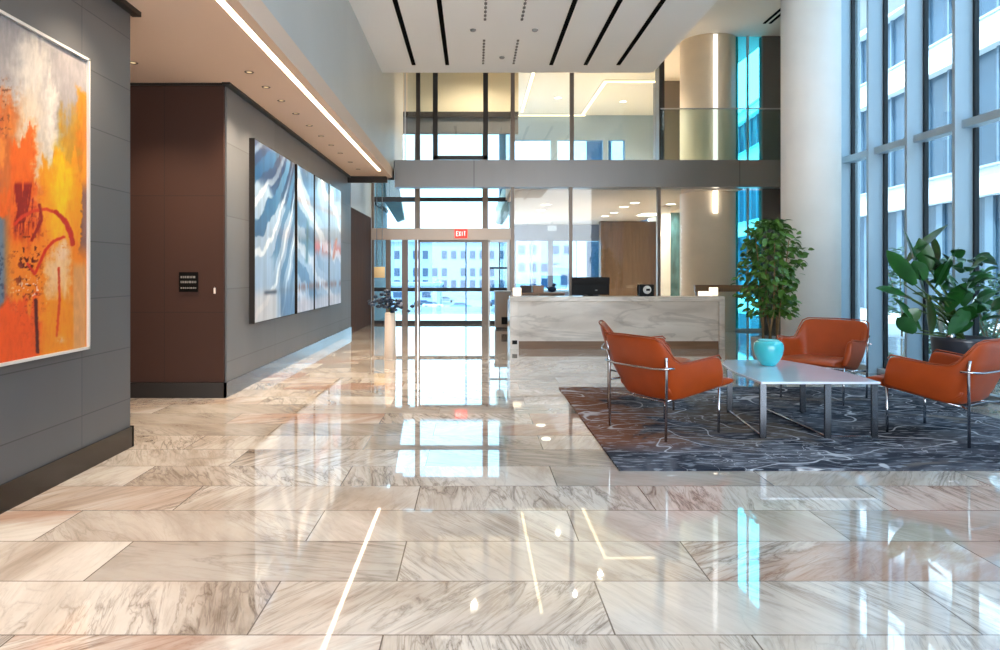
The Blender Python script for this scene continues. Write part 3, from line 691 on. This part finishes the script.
for a in ((y0, y1, z0, z0+.018), (y0, y1, z1-.018, z1), (y0, y0+.018, z0, z1), (y1-.018, y1, z0, z1)):
    f.box(.0, .065, a[0]-3.7, a[1]-3.7, a[2]-1.87, a[3]-1.87)
f.box(.001, .045, y0-3.69, y1-3.71, z0-1.86, z1-1.88)
f.build('picture_frame', frame_m, e)

def art_metal(kind):
    def fn(Y, Zz):
        u = Y; v = Zz
        n = fbm(u*1.2, v*1.2, 31); n2 = fbm(u*6, v*1.3, 33)
        def L(C, c, m): m = np.clip(m, 0, 1)[..., None]; return C*(1-m)+np.array(c, float)*m
        C = np.zeros(Y.shape+(3,))+np.array((160, 184, 208.))
        if kind == 0:
            # sweeping curved ribbons from lower left to upper right
            cv = (v-.9)-1.15*np.exp((u-9.85)*.9)+.9*(u-8.6)*0
            s = np.sin(cv*9+n*5)
            C = L(C, (24, 54, 96), sm(2.3, 2.5, v+(n-.5)*.5+(u-9.5)*.12)*.95)
            C = L(C, (28, 84, 130), sm(.25, .5, s)*sm(1.55, 1.8, v+(n-.5)*.4)*.95)
            C = L(C, (70, 120, 160), sm(.25, .5, s)*sm(1.0, 1.4, v)*sm(9.3, 9.7, u)*.9)
            C = L(C, (240, 246, 250), sm(.8, .97, -s)*(.35+.55*sm(2.75, 2.2, v)))
            C = L(C, (40, 80, 130), sm(9.78, 9.82, u)*sm(1.5, .9, v)*.6)
            C = L(C, (214, 210, 208), sm(1.25, 1.05, v)*sm(9.7, 9.5, u)*.8)
            C = L(C, (60, 60, 70), np.exp(-((v-1.13)/.025)**2)*sm(8.95, 9.1, u)*sm(9.65, 9.5, u))
            C = L(C, (90, 100, 120), np.exp(-((u-9.79)/.012)**2))
        else:
            C = L(C, (96, 130, 160), sm(2.7, 2.95, v+(n-.5)*.3)*.5)
            C = L(C, (170, 150, 150), np.exp(-((v-2.52)/.05)**2)*.8)
            s = np.sin((v+u*.35)*7+n*6)
            C = L(C, (52, 96, 140), sm(.4, .75, s)*sm(13.2, 11, u)*.8)
            C = L(C, (214, 92, 60) if kind > 1 else (60, 110, 140), np.exp(-((v-1.83)/.12)**2)*sm(.35, .5, n2)*.85)
            C = L(C, (236, 240, 246), sm(.6, .9, -s)*.7)
            C = L(C, (140, 100, 92), np.exp(-((v-1.17)/.06)**2)*sm(.4, .55, n2)*.9)
            C = L(C, (206, 196, 200), sm(1.05, .9, v)*.8)
            if kind == 1: C = L(C, (30, 84, 96), np.exp(-((u-11.35-(v-2)*.1)/.09)**2)*sm(1.5, 1.6, v)*sm(2.35, 2.1, v))
            if kind == 3: C = L(C, (206, 110, 50), np.exp(-((u-13.55-(v-1.8)*.8)/.1)**2)*sm(1.6, 1.7, v)*sm(2.1, 2.0, v))
        return C*(.86+.28*fbm(u*14, v*1.0, 40))[..., None]
    return fn
met_m = paint_mat('brushed_metal_print', .32, metal=.2, coat=.15)
labs = ['widest and nearest one with dark blue sweeping curves', 'second one with a teal flame shape', 'third one with an orange red band', 'farthest one with an orange slanting stroke']
for i, (a, b) in enumerate(((8.62, 10.55), (10.70, 11.80), (11.88, 13.0), (13.08, 14.2))):
    cy = (a+b)/2; loc = (-2.77, cy, 1.9)
    e = empty('metallic_art_panel', loc); tag(e, 'blue metallic art panel, ' + labs[i], 'wall art', 'metallic art panels')
    painted_sheet('print', -2.7005, a+.012, b-.012, .775, 3.035, 90, 130, art_metal(i), met_m, e, loc)
    MB().box(.0, .068, a-cy, b-cy, .76-1.9, 3.05-1.9).build('backing', dark_m, e)

# ------------------------------------------------------------------ reception desk
DX0, DX1, DY = X(510, 12.7), X(725, 12.7), 12.7
e = empty('reception_desk', ((DX0+DX1)/2, DY, 0)); tag(e, 'long pale veined marble reception desk with brown kick board', 'desk')
w2 = (DX1-DX0)/2
MB().box(-w2+.16, w2-.1, .05, .12, .14, .86).box(-w2+.16, w2-.1, .12, 1.0, .14, .2).build('front_panel', desk_m, e)
MB().box(-w2, w2, 0, .42, .86, .955, .008).build('counter', desk_m, e)
MB().box(-w2, -w2+.16, 0, .95, 0, .86, .004).build('side_panel', desk_m, e)
MB().box(w2-.1, w2, 0, .95, 0, .86, .004).build('side_panel', desk_m, e)
MB().box(-w2+.16, w2-.1, .06, .1, 0, .14).build('kick_board', woodk_m, e)
MB().box(-w2+.16, w2-.1, .42, 1.0, .72, .76).build('work_surface', desk_m, e)
MB().box(-w2-.005, -w2+.0, -.002, .02, 0, .955).build('corner_trim', alu_m, e)
MB().box(-w2+.04, -w2+.13, -.012, 0, .09, .16).build('vent_cover', blackp_m, e)
# monitor
my = 13.0; e = empty('computer_monitor', (X(590.5, my), my, .955)); tag(e, 'black computer monitor seen from behind on the desk', 'monitor')
hw = .35
MB().box(-hw, hw, -.02, .02, .02, .35, .01).build('screen_housing', blackp_m, e)
MB().box(-hw, hw, -.035, -.02, .22, .35, .006).build('upper_back_cover', mat('monitor_back', (24, 22, 22), .6, spec=.2), e)
MB().box(-.05, .05, .0, .05, .0, .2).build('stand', blackp_m, e); MB().box(-.14, .14, -.07, .12, 0, .012, .004).build('base', blackp_m, e)
MB().lathe([(.0, 0), (.02, 0), (.024, .015)], 16, (.1, -.038, .1)).build('cable_plug', alu_m, e)
# telephone
e = empty('desk_telephone', (X(645.5, 12.95), 12.92, .955)); tag(e, 'black desk telephone with a pale round emblem on the desk', 'telephone')
MB().prism([(-.08, 0), (.09, 0), (.09, .03), (-.03, .22), (-.08, .21)], -.13, .13, 'x', .008).build('body', blackp_m, e)
MB().prism([(.0, 0), (.0, 0.001), (.001, .001)], 0, .001, 'x')
o = MB().lathe([(.0, 0), (.075, 0), (.075, .012), (.0, .012)], 24).build('dial_plate', letter_m if False else mat('white_dial', (232, 230, 226), .4), e)
o.location = (.0, -.09, .12); o.rotation_euler = (PI/2, 0, 0)
MB().box(-.02, .05, -.108, -.1, .1, .14).build('logo_mark', blackp_m, e)
MB().tube([(-.15, -.03, .02), (-.16, -.05, .12), (-.15, -.03, .21)], .018, 10).build('handset', blackp_m, e)
# glowing cubes
for i, (px, w_, h, lab) in enumerate(((517, .15, .15, 'white glowing cube on the left end of the desk'), (713.5, .13, .16, 'taller white glowing cube on the right end of the desk'), (704, .17, .09, 'low white glowing cube beside the taller one on the desk'))):
    yy = 13.0 if i != 2 else 12.85
    e = empty('cube_light', (X(px, yy), yy, .955)); tag(e, lab, 'cube light', 'cube lights on the desk')
    MB().box(-w_/2, w_/2, -w_/2, w_/2, .01, h, .008).build('diffuser', mat('cube_glow', (244, 236, 220), .5, emit=(255, 236, 205), es=.9) if i == 0 else MATS['cube_glow'], e)
    MB().box(-w_/2+.01, w_/2-.01, -w_/2+.01, w_/2-.01, 0, .01).build('base', alu_m, e)
# credenza behind desk with boxes and bird ornament
e = empty('low_cabinet', (X(533, 15.0), 15.0, 0)); tag(e, 'low wooden cabinet standing behind the left part of the desk', 'cabinet')
MB().box(-.45, .65, -.25, .25, .08, .96, .005).build('body', box_m, e)
MB().box(-.42, .62, -.22, .22, 0, .08).build('plinth', dark_m, e)
MB().box(-.43, .09, -.262, -.25, .1, .94).build('door', wood_m, e); MB().box(.11, .63, -.262, -.25, .1, .94).build('door', wood_m, e)
for i, (px, m_, lab) in enumerate(((526, mat('dark_box', (70, 56, 50), .6), 'dark brown storage box on the low cabinet behind the desk'), (538, box_m, 'light wooden box on the low cabinet behind the desk'))):
    e = empty('storage_box', (X(px, 15), 15.0, .96)); tag(e, lab, 'box', 'boxes on the low cabinet')
    MB().box(-.115, .115, -.1, .1, 0, .12, .006).build('body', m_, e); MB().box(-.12, .12, -.105, .105, .12, .15, .006).build('lid', m_, e)
e = empty('bird_ornament', (X(552, 15), 15.0, .96)); tag(e, 'dark blue bird shaped ornament behind the desk left of the monitor', 'ornament')
m_ = MB(); m_.ball((0, 0, .07), .09, 2, (1.1, .7, .75)); m_.ball((.04, 0, .16), .04, 2, (1, .8, 1)); m_.tube([(-.06, 0, .07), (-.13, 0, .14)], [.03, .005], 8)
m_.build('body', mat('ornament_blue', (20, 44, 72), .3), e); MB().tube([(.07, 0, .165), (.11, 0, .16)], [.012, .002], 8).build('beak', blackp_m, e)
# side counter by the entrance
e = empty('side_counter', (X(503, 17.4), 17.4, 0)); tag(e, 'taupe box shaped counter beside the side door left of the desk', 'counter')
MB().box(-.2, .3, -.3, .3, .05, .9, .006).build('body', mat('taupe_laminate', (164, 148, 134), .4), e); MB().box(-.22, .32, -.32, .32, .9, .93, .006).build('counter', greyc_m, e)
MB().box(-.18, .28, -.28, .28, 0, .05).build('plinth', dark_m, e); MB().box(-.05, .12, -.312, -.3, .12, .3).build('vent_cover', blackp_m, e)

# ------------------------------------------------------------------ entrance bits
Y = 11.2; e = empty('pedestal', (X(390.2, Y), Y, 0)); tag(e, 'tall slim pale pedestal vase standing on the marble near the entrance', 'vase')
MB().lathe([(.085, 0), (.095, .01), (.09, .3), (.085, .74), (.075, .75), (.07, .73), (.0, .72)], 32).build('body', ped_m, e)
MB().lathe([(.1, 0), (.1, .012), (.095, .018)], 32).build('foot', ped_m, e)
e2 = empty('flower_arrangement', (X(390.2, Y), Y, .765)); tag(e2, 'dark blue and pale flower arrangement on the slim pedestal', 'flowers')
m_ = MB(); m2 = MB(); m3 = MB()
for k in range(70):
    a = random.uniform(0, 2*PI); r = abs(random.gauss(0, .11)); x = r*math.cos(a)*1.35-.05; z = random.uniform(.02, .3)*(1-.4*r/.2)+(.05 if x < 0 else -.02); z = max(z, -.0 if abs(x) < .1 else -.05)
    m_.ball((x, r*math.sin(a), z), random.uniform(.028, .05), 1, (1, 1, .7))
for k in range(8): m3.tube([(0, 0, 0), (random.uniform(-.15, .12), random.uniform(-.08, .08), random.uniform(.08, .22))], .005, 5)
m_.build('dark_blooms', leafd_m, e2); m2.ball((.16, 0, .12), .04); m2.build('pale_blooms', flow_m, e2); m3.build('stems', stem_m, e2)
Y = 18.2; e = empty('pendant_lamp', (X(379.5, Y), Y, Z(267, Y))); tag(e, 'beige drum pendant lamp hanging on two rods left of the doors', 'pendant lamp')
MB().lathe([(.13, -.28), (.14, -.28), (.14, 0), (.13, 0)], 28).build('lamp_shade', shade_m, e)
MB().tube([(-.07, 0, 0), (-.07, 0, 5.4)], .01, 6).tube([(.07, 0, 0), (.07, 0, 5.4)], .01, 6).tube([(-.13, 0, -.003), (.13, 0, -.003)], .008, 6).build('rods', mat('rod_grey', (120, 130, 140), .4), e)
MB().box(-.12, .12, -.05, .05, 5.4, 5.48).build('ceiling_mount', alu_m, e)

# ------------------------------------------------------------------ lounge
RX0, RX1, RY0, RY1 = 1.02, 4.95, 4.92, 8.45
o = MB().box(RX0, RX1, RY0, RY1, .0005, .014, .003).build('area_rug', rug_m); tag(o, 'charcoal rug with white swirling veins and brown patches under the chairs', 'rug')
RT = .0145
def shell_mesh():
    # outline runs from one arm front round the back to the other arm front: (forward, side, height)
    top = [(.265, .355, .64), (.235, .36, .672), (.10, .36, .655), (-.08, .36, .632), (-.19, .36, .632), (-.25, .355, .67), (-.31, .345, .75), (-.36, .33, .815), (-.39, .285, .842), (-.405, .15, .846), (-.41, 0, .848)]
    bot = [(.33, .325, .405), (.28, .33, .395), (.16, .325, .37), (.02, .315, .345), (-.07, .30, .325), (-.12, .29, .315), (-.16, .275, .31), (-.19, .25, .308), (-.21, .20, .305), (-.215, .12, .303), (-.218, 0, .302)]
    T = top+[(a, -b, c) for a, b, c in top[-2::-1]]; B = bot+[(a, -b, c) for a, b, c in bot[-2::-1]]
    bm_ = bmesh.new(); R = 6; n = len(T); th = .05; O = []; I = []
    for i in range(n):
        t_, b_ = Vector(T[i]), Vector(B[i])
        j0, j1 = max(i-1, 0), min(i+1, n-1)
        tan = (Vector(T[j1])-Vector(T[j0])); tan.z = 0; tan.normalize()
        nin = Vector((-tan.y, tan.x, 0))
        if nin.dot(Vector((0.05, 0, 0))-Vector((t_.x, t_.y, 0))) < 0: nin = -nin
        co, ci = [], []
        for k in range(R+1):
            f = k/R; p = b_.lerp(t_, f); bulge = .02*math.sin(PI*f)
            co.append(bm_.verts.new(p-nin*bulge)); ci.append(bm_.verts.new(p+nin*(th-.008*f)+Vector((0, 0, .0))))
        O.append(co); I.append(ci)
    for i in range(n-1):
        for k in range(R):
            bm_.faces.new((O[i][k], O[i+1][k], O[i+1][k+1], O[i][k+1])); bm_.faces.new((I[i][k+1], I[i+1][k+1], I[i+1][k], I[i][k]))
        bm_.faces.new((O[i][R], O[i+1][R], I[i+1][R], I[i][R])); bm_.faces.new((I[i][0], I[i+1][0], O[i+1][0], O[i][0]))
    for i in (0, n-1):
        for k in range(R): bm_.faces.new((O[i][k], O[i][k+1], I[i][k+1], I[i][k]) if i == 0 else (I[i][k], I[i][k+1], O[i][k+1], O[i][k]))
    bmesh.ops.recalc_face_normals(bm_, faces=bm_.faces)
    mb = MB(); mb.bm.free(); mb.bm = bm_; return mb, T, B
def make_chair():
    root = empty('lounge_chair')
    mb, T, B = shell_mesh(); mb.build('shell', leath_m, root, sub=2)
    # seat cushion
    prof = [(.505, .405), (.52, .43), (.49, .462), (.30, .472), (.0, .455), (-.2, .445), (-.27, .43), (-.2, .34), (-.1, .315), (.1, .345), (.3, .375)]
    m_ = MB(); m_.prism([(a, b) for a, b in prof], -.285, .285, 'y', .02)
    # prism('y') maps (a,b)->(a, c, b): forward, side, height
    c = m_.build('seat', leath_m, root, sub=1)
    # piping along the top edge of the shell
    pts = [Vector(t_)+Vector((0, 0, .006)) for t_ in T]
    MB().tube(pts, .007, 6).build('piping', seam_m, root)
    for sx_ in (-1, 1):
        MB().tube([(-.31, sx_*.325, 0), (-.31, sx_*.335, .60), (-.325, sx_*.345, .69)], .011, 10).build('leg', chrome_m, root)
        MB().tube([(.30, sx_*.30, 0), (.30, sx_*.305, .385)], .011, 10).build('leg', chrome_m, root)
    arc_ = [(.1, .38, .62), (-.1, .385, .61), (-.27, .375, .60), (-.34, .34, .595), (-.37, .26, .59), (-.38, .1, .59), (-.38, 0, .59)]
    arc_ = arc_[2:]; arc_ = arc_+[(a, -b, c) for a, b, c in arc_[-2::-1]]
    MB().tube(arc_, .009, 8).build('back_rail', chrome_m, root)
    MB().tube([(.30, -.30, .375), (.30, .30, .375)], .010, 8).tube([(-.31, -.325, .295), (-.2, -.2, .292), (-.2, .2, .292), (-.31, .325, .295)], .010, 8).tube([(.30, .2, .372), (-.2, .2, .292)], .010, 8).tube([(.30, -.2, .372), (-.2, -.2, .292)], .010, 8).build('under_frame', chrome_m, root)
    return root
chair = make_chair()
spots = [((1.68, 6.17), 29, 'orange leather lounge chair seen from behind, frontmost on the left of the table'),
         ((1.76, 7.40), -12, 'orange leather lounge chair partly hidden behind the front left chair'),
         ((3.84, 7.72), 224, 'orange leather lounge chair facing the camera between table and big column'),
         ((4.02, 5.97), 122, 'orange leather lounge chair at the right edge, seen from behind beside the dark planter')]
for i, ((x, y), a, lab) in enumerate(spots):
    o = chair if i == 0 else copy_tree(chair)
    o.location = (x, y, RT); o.rotation_euler = (0, 0, math.radians(a)); o.scale = (1.05, 1.07, 1); tag(o, lab, 'chair', 'orange lounge chairs')
# coffee table
e = empty('coffee_table', (2.95, 6.5, RT)); tag(e, 'low pale stone coffee table on flat chrome legs in the middle of the rug', 'table')
pts = [(2.38, 5.80), (3.37, 5.80), (3.39, 6.20), (3.34, 6.80), (3.20, 7.25), (2.62, 7.28), (2.46, 6.95), (2.38, 6.4)]
MB().prism([(a-2.95, b-6.5) for a, b in pts], .455, .475, 'z', .005).build('table_top', ttop_m, e)
def leg(x, y, p=e): MB().box(x-2.95-.025, x-2.95+.025, y-6.5-.012, y-6.5+.012, 0, .455).build('leg', dchrome_m, p)
leg(2.41, 5.84); leg(2.95, 5.84); leg(3.34, 5.84); leg(2.52, 6.9); leg(2.92, 7.1); leg(3.24, 6.9)
MB().box(2.95-2.97, 3.34-2.93, 5.83-6.5, 5.85-6.5, 0, .018).build('stretcher', chrome_m, e)
MB().tube([(2.41-2.95, 5.84-6.5, .012), (2.52-2.95, 6.9-6.5, .012)], .011, 8).build('stretcher', chrome_m, e)
MB().tube([(2.95-2.95, 5.84-6.5, .012), (2.92-2.95, 7.1-6.5, .012)], .011, 8).build('stretcher', chrome_m, e)
# vase on it
e = empty('vase', (2.87, 6.82, RT+.4755)); tag(e, 'round turquoise glazed vase standing on the pale coffee table', 'vase')
MB().lathe([(.06, 0), (.07, .008), (.10, .05), (.13, .11), (.141, .17), (.134, .215), (.108, .24), (.09, .245), (.088, .235), (.1, .22), (.12, .17), (.0, .05)], 40).build('body', turq_m, e)
MB().lathe([(.091, .241), (.098, .247), (.09, .251), (.086, .245)], 40).build('rim', mat('vase_rim', (120, 214, 220), .3), e)

# ------------------------------------------------------------------ plants
def leaf(mb, base, d, ln, wd, droop=.3, fold=.15, seg=5, roll=0):
    d = Vector(d).normalized(); side = d.cross(Vector((0, 0, 1)))
    if side.length < .05: side = Vector((1, 0, 0))
    side.normalize(); up = side.cross(d).normalized()
    side = (side*math.cos(roll)+up*math.sin(roll)).normalized(); up = side.cross(d).normalized()
    prev = None
    for k in range(seg+1):
        t = k/seg; p = Vector(base)+d*ln*t+Vector((0, 0, -droop*ln*t*t))
        ww = wd*.5*(math.sin(PI*min(1, t*.93+.07))**.75)*(1 if t < .999 else .05)
        L_, C_, R_ = mb.bm.verts.new(p-side*ww+up*fold*ww), mb.bm.verts.new(p), mb.bm.verts.new(p+side*ww+up*fold*ww)
        if prev:
            for q in ((prev[0], prev[1], C_, L_), (prev[1], prev[2], R_, C_)): f = mb.bm.faces.new(q); f.smooth = True
        prev = (L_, C_, R_)
# ficus in grey pot
PX, PY = X(770, 9.75), 9.75
e = empty('potted_ficus', (PX, PY, 0)); tag(e, 'bushy green potted ficus tree in front of the big column', 'potted plant')
MB().lathe([(.14, 0), (.16, .01), (.22, .2), (.25, .42), (.255, .49), (.235, .49), (.23, .45), (.0, .45)], 36).build('pot', greyc_m, e)
MB().lathe([(.228, .4505), (.15, .46), (.0, .465)], 24).build('soil', soil_m, e)
tr = MB(); fo = MB(); rs = random.Random(5)
stems = []
for k in range(6):
    a = k*1.05; b = (.10*math.cos(a), .10*math.sin(a), .45); mpt = (.13*math.cos(a+.5), .13*math.sin(a+.5), .9); tpt = (.26*math.cos(a+.4), .22*math.sin(a+.4), rs.uniform(1.5, 1.9))
    tr.tube([b, mpt, tpt], [.015, .012, .006], 7); stems.append((b, mpt, tpt))
tr.build('trunk', bark_m, e)
lv = 0
while lv < 1000:
    z = rs.uniform(.78, 2.12); t = (z-.78)/1.34
    rad = .43*(1-.55*max(0, t-.72)/.28)*(.62+.38*min(1, t/.35)) ; a = rs.uniform(0, 2*PI); r = rad*math.sqrt(rs.uniform(.12, 1))
    lump = .78+.3*math.sin(a*3+z*5); r *= lump
    p = (r*math.cos(a)*1.1, r*math.sin(a)*.95, z)
    leaf(fo, p, (math.cos(a)+rs.gauss(0, .5), math.sin(a)+rs.gauss(0, .5), rs.gauss(.0, .5)), rs.uniform(.07, .12), rs.uniform(.055, .085), rs.uniform(.1, .5), .2, 3, rs.uniform(-1.2, 1.2)); lv += 1
fo.build('foliage', leaf1_m, e)
# broad leaved plant in dark planter
PX, PY = 5.26, 7.55
e = empty('potted_rubber_plant', (PX, PY, 0)); tag(e, 'broad leaved glossy green plant in a dark round planter by the windows', 'potted plant')
MB().lathe([(.22, 0), (.235, .01), (.285, .66), (.29, .70), (.265, .70), (.26, .64), (.0, .64)], 40).build('pot', potd_m, e)
MB().lathe([(.259, .641), (.15, .65), (.0, .655)], 24).build('soil', soil_m, e)
st = MB(); fo = MB(); rs = random.Random(11)
BL = [(908, 262, 944, 226, .18), (925, 300, 903, 232, .20), (935, 290, 955, 250, .17), (940, 285, 950, 262, .15), (915, 285, 887, 252, .13), (905, 295, 876, 287, .09), (912, 300, 890, 292, .12),
      (920, 330, 900, 300, .16), (930, 334, 925, 296, .17), (942, 334, 948, 300, .17), (950, 335, 972, 305, .16), (955, 333, 968, 322, .12), (915, 333, 898, 318, .13), (925, 280, 912, 262, .13),
      (930, 270, 920, 240, .13), (945, 290, 968, 292, .10), (938, 262, 934, 236, .10), (920, 310, 905, 322, .12), (948, 312, 962, 284, .14), (928, 300, 950, 300, .12), (905, 285, 916, 258, .12)]
for (a, b, c, d_, wd) in BL:
    dy = rs.uniform(-.16, .16); yy = PY+dy
    p0 = Vector((X(a, yy)-PX, dy, Z(b, yy))); p1 = Vector((X(c, yy)-PX, dy+rs.uniform(-.06, .06), Z(d_, yy)))
    st.tube([(rs.uniform(-.05, .05), rs.uniform(-.05, .05), .65), ((p0.x)*.4, dy*.5, .65+(p0.z-.65)*.6), p0], [.012, .009, .006], 6)
    leaf(fo, p0, (p1-p0), (p1-p0).length*1.15, wd*1.3, .06, .25, 7, rs.uniform(-1.3, 1.3))
for k in range(70):
    a = rs.uniform(0, 2*PI); z = rs.uniform(.85, 1.55); r = rs.uniform(.03, .26)*(1.15-.45*(z-.85))
    leaf(fo, (r*math.cos(a), r*math.sin(a), z), (math.cos(a), math.sin(a)*.7, rs.uniform(.1, 1.3)), rs.uniform(.16, .30), rs.uniform(.09, .15), rs.uniform(.1, .5), .25, 5, rs.uniform(-1, 1))
st.build('stems', stem_m, e); fo.build('foliage', leaf2_m, e)
o = MB().ball((0, 0, 0), .05, 3).build('silver_ball', sil_m); o.location = (PX-.20, PY-.12, .716); tag(o, 'small shiny silver ball resting on the soil of the dark planter', 'ball')

# ------------------------------------------------------------------ outside, right: courtyard
structure('ground_courtyard', MB().box(5.9, 60, -30, 60, -.25, -.05), extg_m, 'pale paving of the courtyard outside', 'ground')
CY = empty('courtyard_building', (13, 0, 0), -math.atan(.08)); tag(CY, 'modern courtyard building with white bands and blue glass', 'building')
for z0, z1 in ((3.55, 4.3), (7.65, 8.45), (10.4, 10.9)):
    MB().box(-.35, .3, -14, 44, z0, z1).build('spandrel_band', ext_m, CY)
    MB().box(-.45, -.35, -14, 44, z1, z1+.06).build('band_coping', louv_m, CY)
for z0, z1 in ((0, 3.55), (4.3, 7.65), (8.45, 10.4)):
    gp = MB().box(.0, .2, -14, 44, z0, z1).build('glass_storey', courtg_m, CY)
    mm = MB(); y = -14
    while y < 44:
        mm.box(-.08, 0, y, y+(.35 if z0 == 0 else .09), z0, z1); y += 2.4 if z0 == 0 else 1.15
    mm.build('mullions', courtm_m, gp)
CE = empty('courtyard_end_building', (6, 46, 0)); tag(CE, 'pale building closing the far end of the courtyard', 'building')
MB().box(.6, 14, 0, 1, 0, 11).build('wall', ext_m, CE)
for z in (1, 4.4, 7.8):
    for k in range(5): MB().box(1.4+k*2.4, 3.0+k*2.4, -.05, 0, z, z+2.4).build('window', courtg_m, CE)
e = empty('exterior_pier', (6.25, 12.0, -.05)); tag(e, 'white louvred pier outside the first tall window', 'pier', kind='structure')
MB().box(-.1, .17, 0, .3, 0, 8).build('panel', ext_m, e)
m_ = MB(); z = 0
while z < 8: m_.box(.17, .34, .05, .12, z, z+.05); z += .09
m_.build('louvres', louv_m, e); MB().box(.33, .37, 0, .3, 0, 8).build('edge_post', louv_m, e)
# hedges and bench
def hedge(name, lab, cx, cy, rx, ry, z0, z1, n, seed, parts=True):
    e = empty(name, (cx, cy, -.05)); tag(e, lab, 'shrub'); rs = random.Random(seed); fo = MB(); st = MB()
    for k in range(6): st.tube([(rs.uniform(-.3, .3)*rx, rs.uniform(-.3, .3)*ry, 0), (rs.uniform(-.7, .7)*rx, rs.uniform(-.7, .7)*ry, z1*.75)], [.02, .008], 6)
    for k in range(n):
        a = rs.uniform(0, 2*PI); z = rs.uniform(z0, z1); r = math.sqrt(rs.uniform(.05, 1))*(1-.4*((z-z0)/(z1-z0))**3)
        leaf(fo, (rx*r*math.cos(a), ry*r*math.sin(a), z), (math.cos(a), math.sin(a), rs.uniform(-.2, 1)), rs.uniform(.09, .17), rs.uniform(.045, .07), .3, .2, 3, rs.uniform(-1, 1))
    fo.build('foliage', leaf3_m, e); st.build('stems', bark_m, e)
hedge('courtyard_shrub', 'grey green shrub outside the window at the right edge', 7.25, 9.75, .6, .6, .1, 1.45, 1100, 21)
hedge('courtyard_shrub', 'slim dark shrub outside the first tall window', 9.6, 15.6, .28, .5, .5, 2.0, 500, 22)
hedge('courtyard_shrub', 'low shrub outside behind the broad leaved plant', 7.6, 11.0, .5, .5, .1, .9, 500, 23)
e = empty('courtyard_bench', (6.85, 8.0, -.05)); tag(e, 'dark slim bench outside in front of the shrub', 'bench')
MB().box(-.2, .2, -.7, .7, .42, .48, .01).build('seat', dark_m, e)
for a in (-.55, .55): MB().box(-.18, .18, a-.03, a+.03, 0, .42).build('leg', dark_m, e)

# ------------------------------------------------------------------ outside, front: street far below
structure('ground_terrace', MB().box(-12, 5.8, 19.1, 24, -.3, -.05), extg_m)
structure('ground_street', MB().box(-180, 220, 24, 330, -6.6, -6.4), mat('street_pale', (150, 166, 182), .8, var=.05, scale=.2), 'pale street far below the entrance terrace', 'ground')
e = empty('canopy_blade', (0, 21.6, 0)); tag(e, 'pale angular canopy blade outside above the entrance', 'canopy', kind='structure')
MB().prism([(X(a, 21.6), Z(b, 21.6)) for a, b in ((352, 150), (393, 150), (404, 219), (397, 222))], 0, .35, 'y').build('blade', mat('canopy_paint', (210, 232, 246), .5), e)
MB().box(-2.74, -2.68, -2.4, .3, 3.25, 3.34).build('edge_trim', dark_m, e)
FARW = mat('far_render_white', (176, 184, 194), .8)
def far_building(lab, x0, x1, y, z1, rows, pitch, ww, wh, d=20):
    e = empty('distant_building', ((x0+x1)/2, y, -6.4)); tag(e, lab, 'building', 'buildings across the street'); cx = (x0+x1)/2
    MB().box(x0-cx, x1-cx, 0, d, 0, z1+6.4).build('wall', FARW, e)
    MB().box(x0-cx-.4, x1-cx+.4, -.5, d, z1+6.4, z1+7.1).build('roof_parapet', louv_m, e)
    wb = MB().box(-ww/2, ww/2, -.15, .02, 0, wh).build('window', extw_m, e)
    first = True; rs = random.Random(int(x0)+7)
    for z in rows:
        x = x0+pitch*.7
        while x < x1-pitch*.5:
            if rs.random() < .82:
                o = wb if first else wb.copy()
                if not first: col.objects.link(o)
                first = False; o.location = (x-cx, 0, z+6.4)
            x += pitch
    return e
far_building('white three storey building across the street, behind the double doors', -32, 9, 200, 10.0, (5.2, .2, -3.2), 2.7, 1.5, 2.3)
far_building('white building across the street, right half behind the reception windows', 10.5, 44, 185, 11.5, (6.2, 1.5, -2.5), 3.0, 1.7, 2.2)
far_building('low pale building in front of the others, left behind the doors', -34, -8, 165, -1.8, (-4.6,), 3.4, 2.0, 1.3, 12)
glassb = far_building('low blue fronted shop building right of the street', 18, 36, 150, 2.2, (-4.8, -1.4), 2.0, 1.6, 2.4, 12)
def car(lab, x, y, m, rz=0):
    e = empty('car', (x, y, -6.4), rz); tag(e, lab, 'car', 'cars parked on the street')
    MB().prism([(-2.2, .35), (2.2, .35), (2.25, .8), (1.5, .95), (-2.1, 1.0), (-2.25, .7)], -.9, .9, 'y', .08).build('body', m, e)
    MB().prism([(-1.7, .97), (1.1, .93), (.5, 1.45), (-1.2, 1.48)], -.78, .78, 'y', .06).build('cabin', extw_m, e)
    for a in (-1.4, 1.4):
        for b in (-.8, .8): MB().lathe([(.0, -.1), (.33, -.1), (.33, .1), (.0, .1)], 18).build('wheel', blackp_m, e).matrix_local = Matrix.Translation((a, b, .33)) @ Matrix.Rotation(PI/2, 4, 'X')
carb = mat('car_blue', (70, 130, 176), .3); carw = mat('car_white', (225, 230, 234), .3); cars = mat('car_silver', (150, 165, 178), .3, metal=.4); carr = mat('car_dark', (60, 76, 96), .3)
car('blue car on the street behind the double doors', X(461, 146), 146, carb)
car('white car on the street left behind the double doors', X(433, 150), 150, carw)
car('dark car on the street at the left behind the doors', X(424, 158), 158, carr)
car('silver car on the street beyond the blue one', X(446, 180), 180, cars)
car('dark car on the street behind the side door', X(497, 160), 160, carr)
car('silver car on the street seen through the left reception window', X(526, 140), 140, cars)
car('blue car on the street seen through the left reception window', X(540, 150), 150, carb)
car('white car on the street seen through the right reception window', X(575, 142), 142, carw)
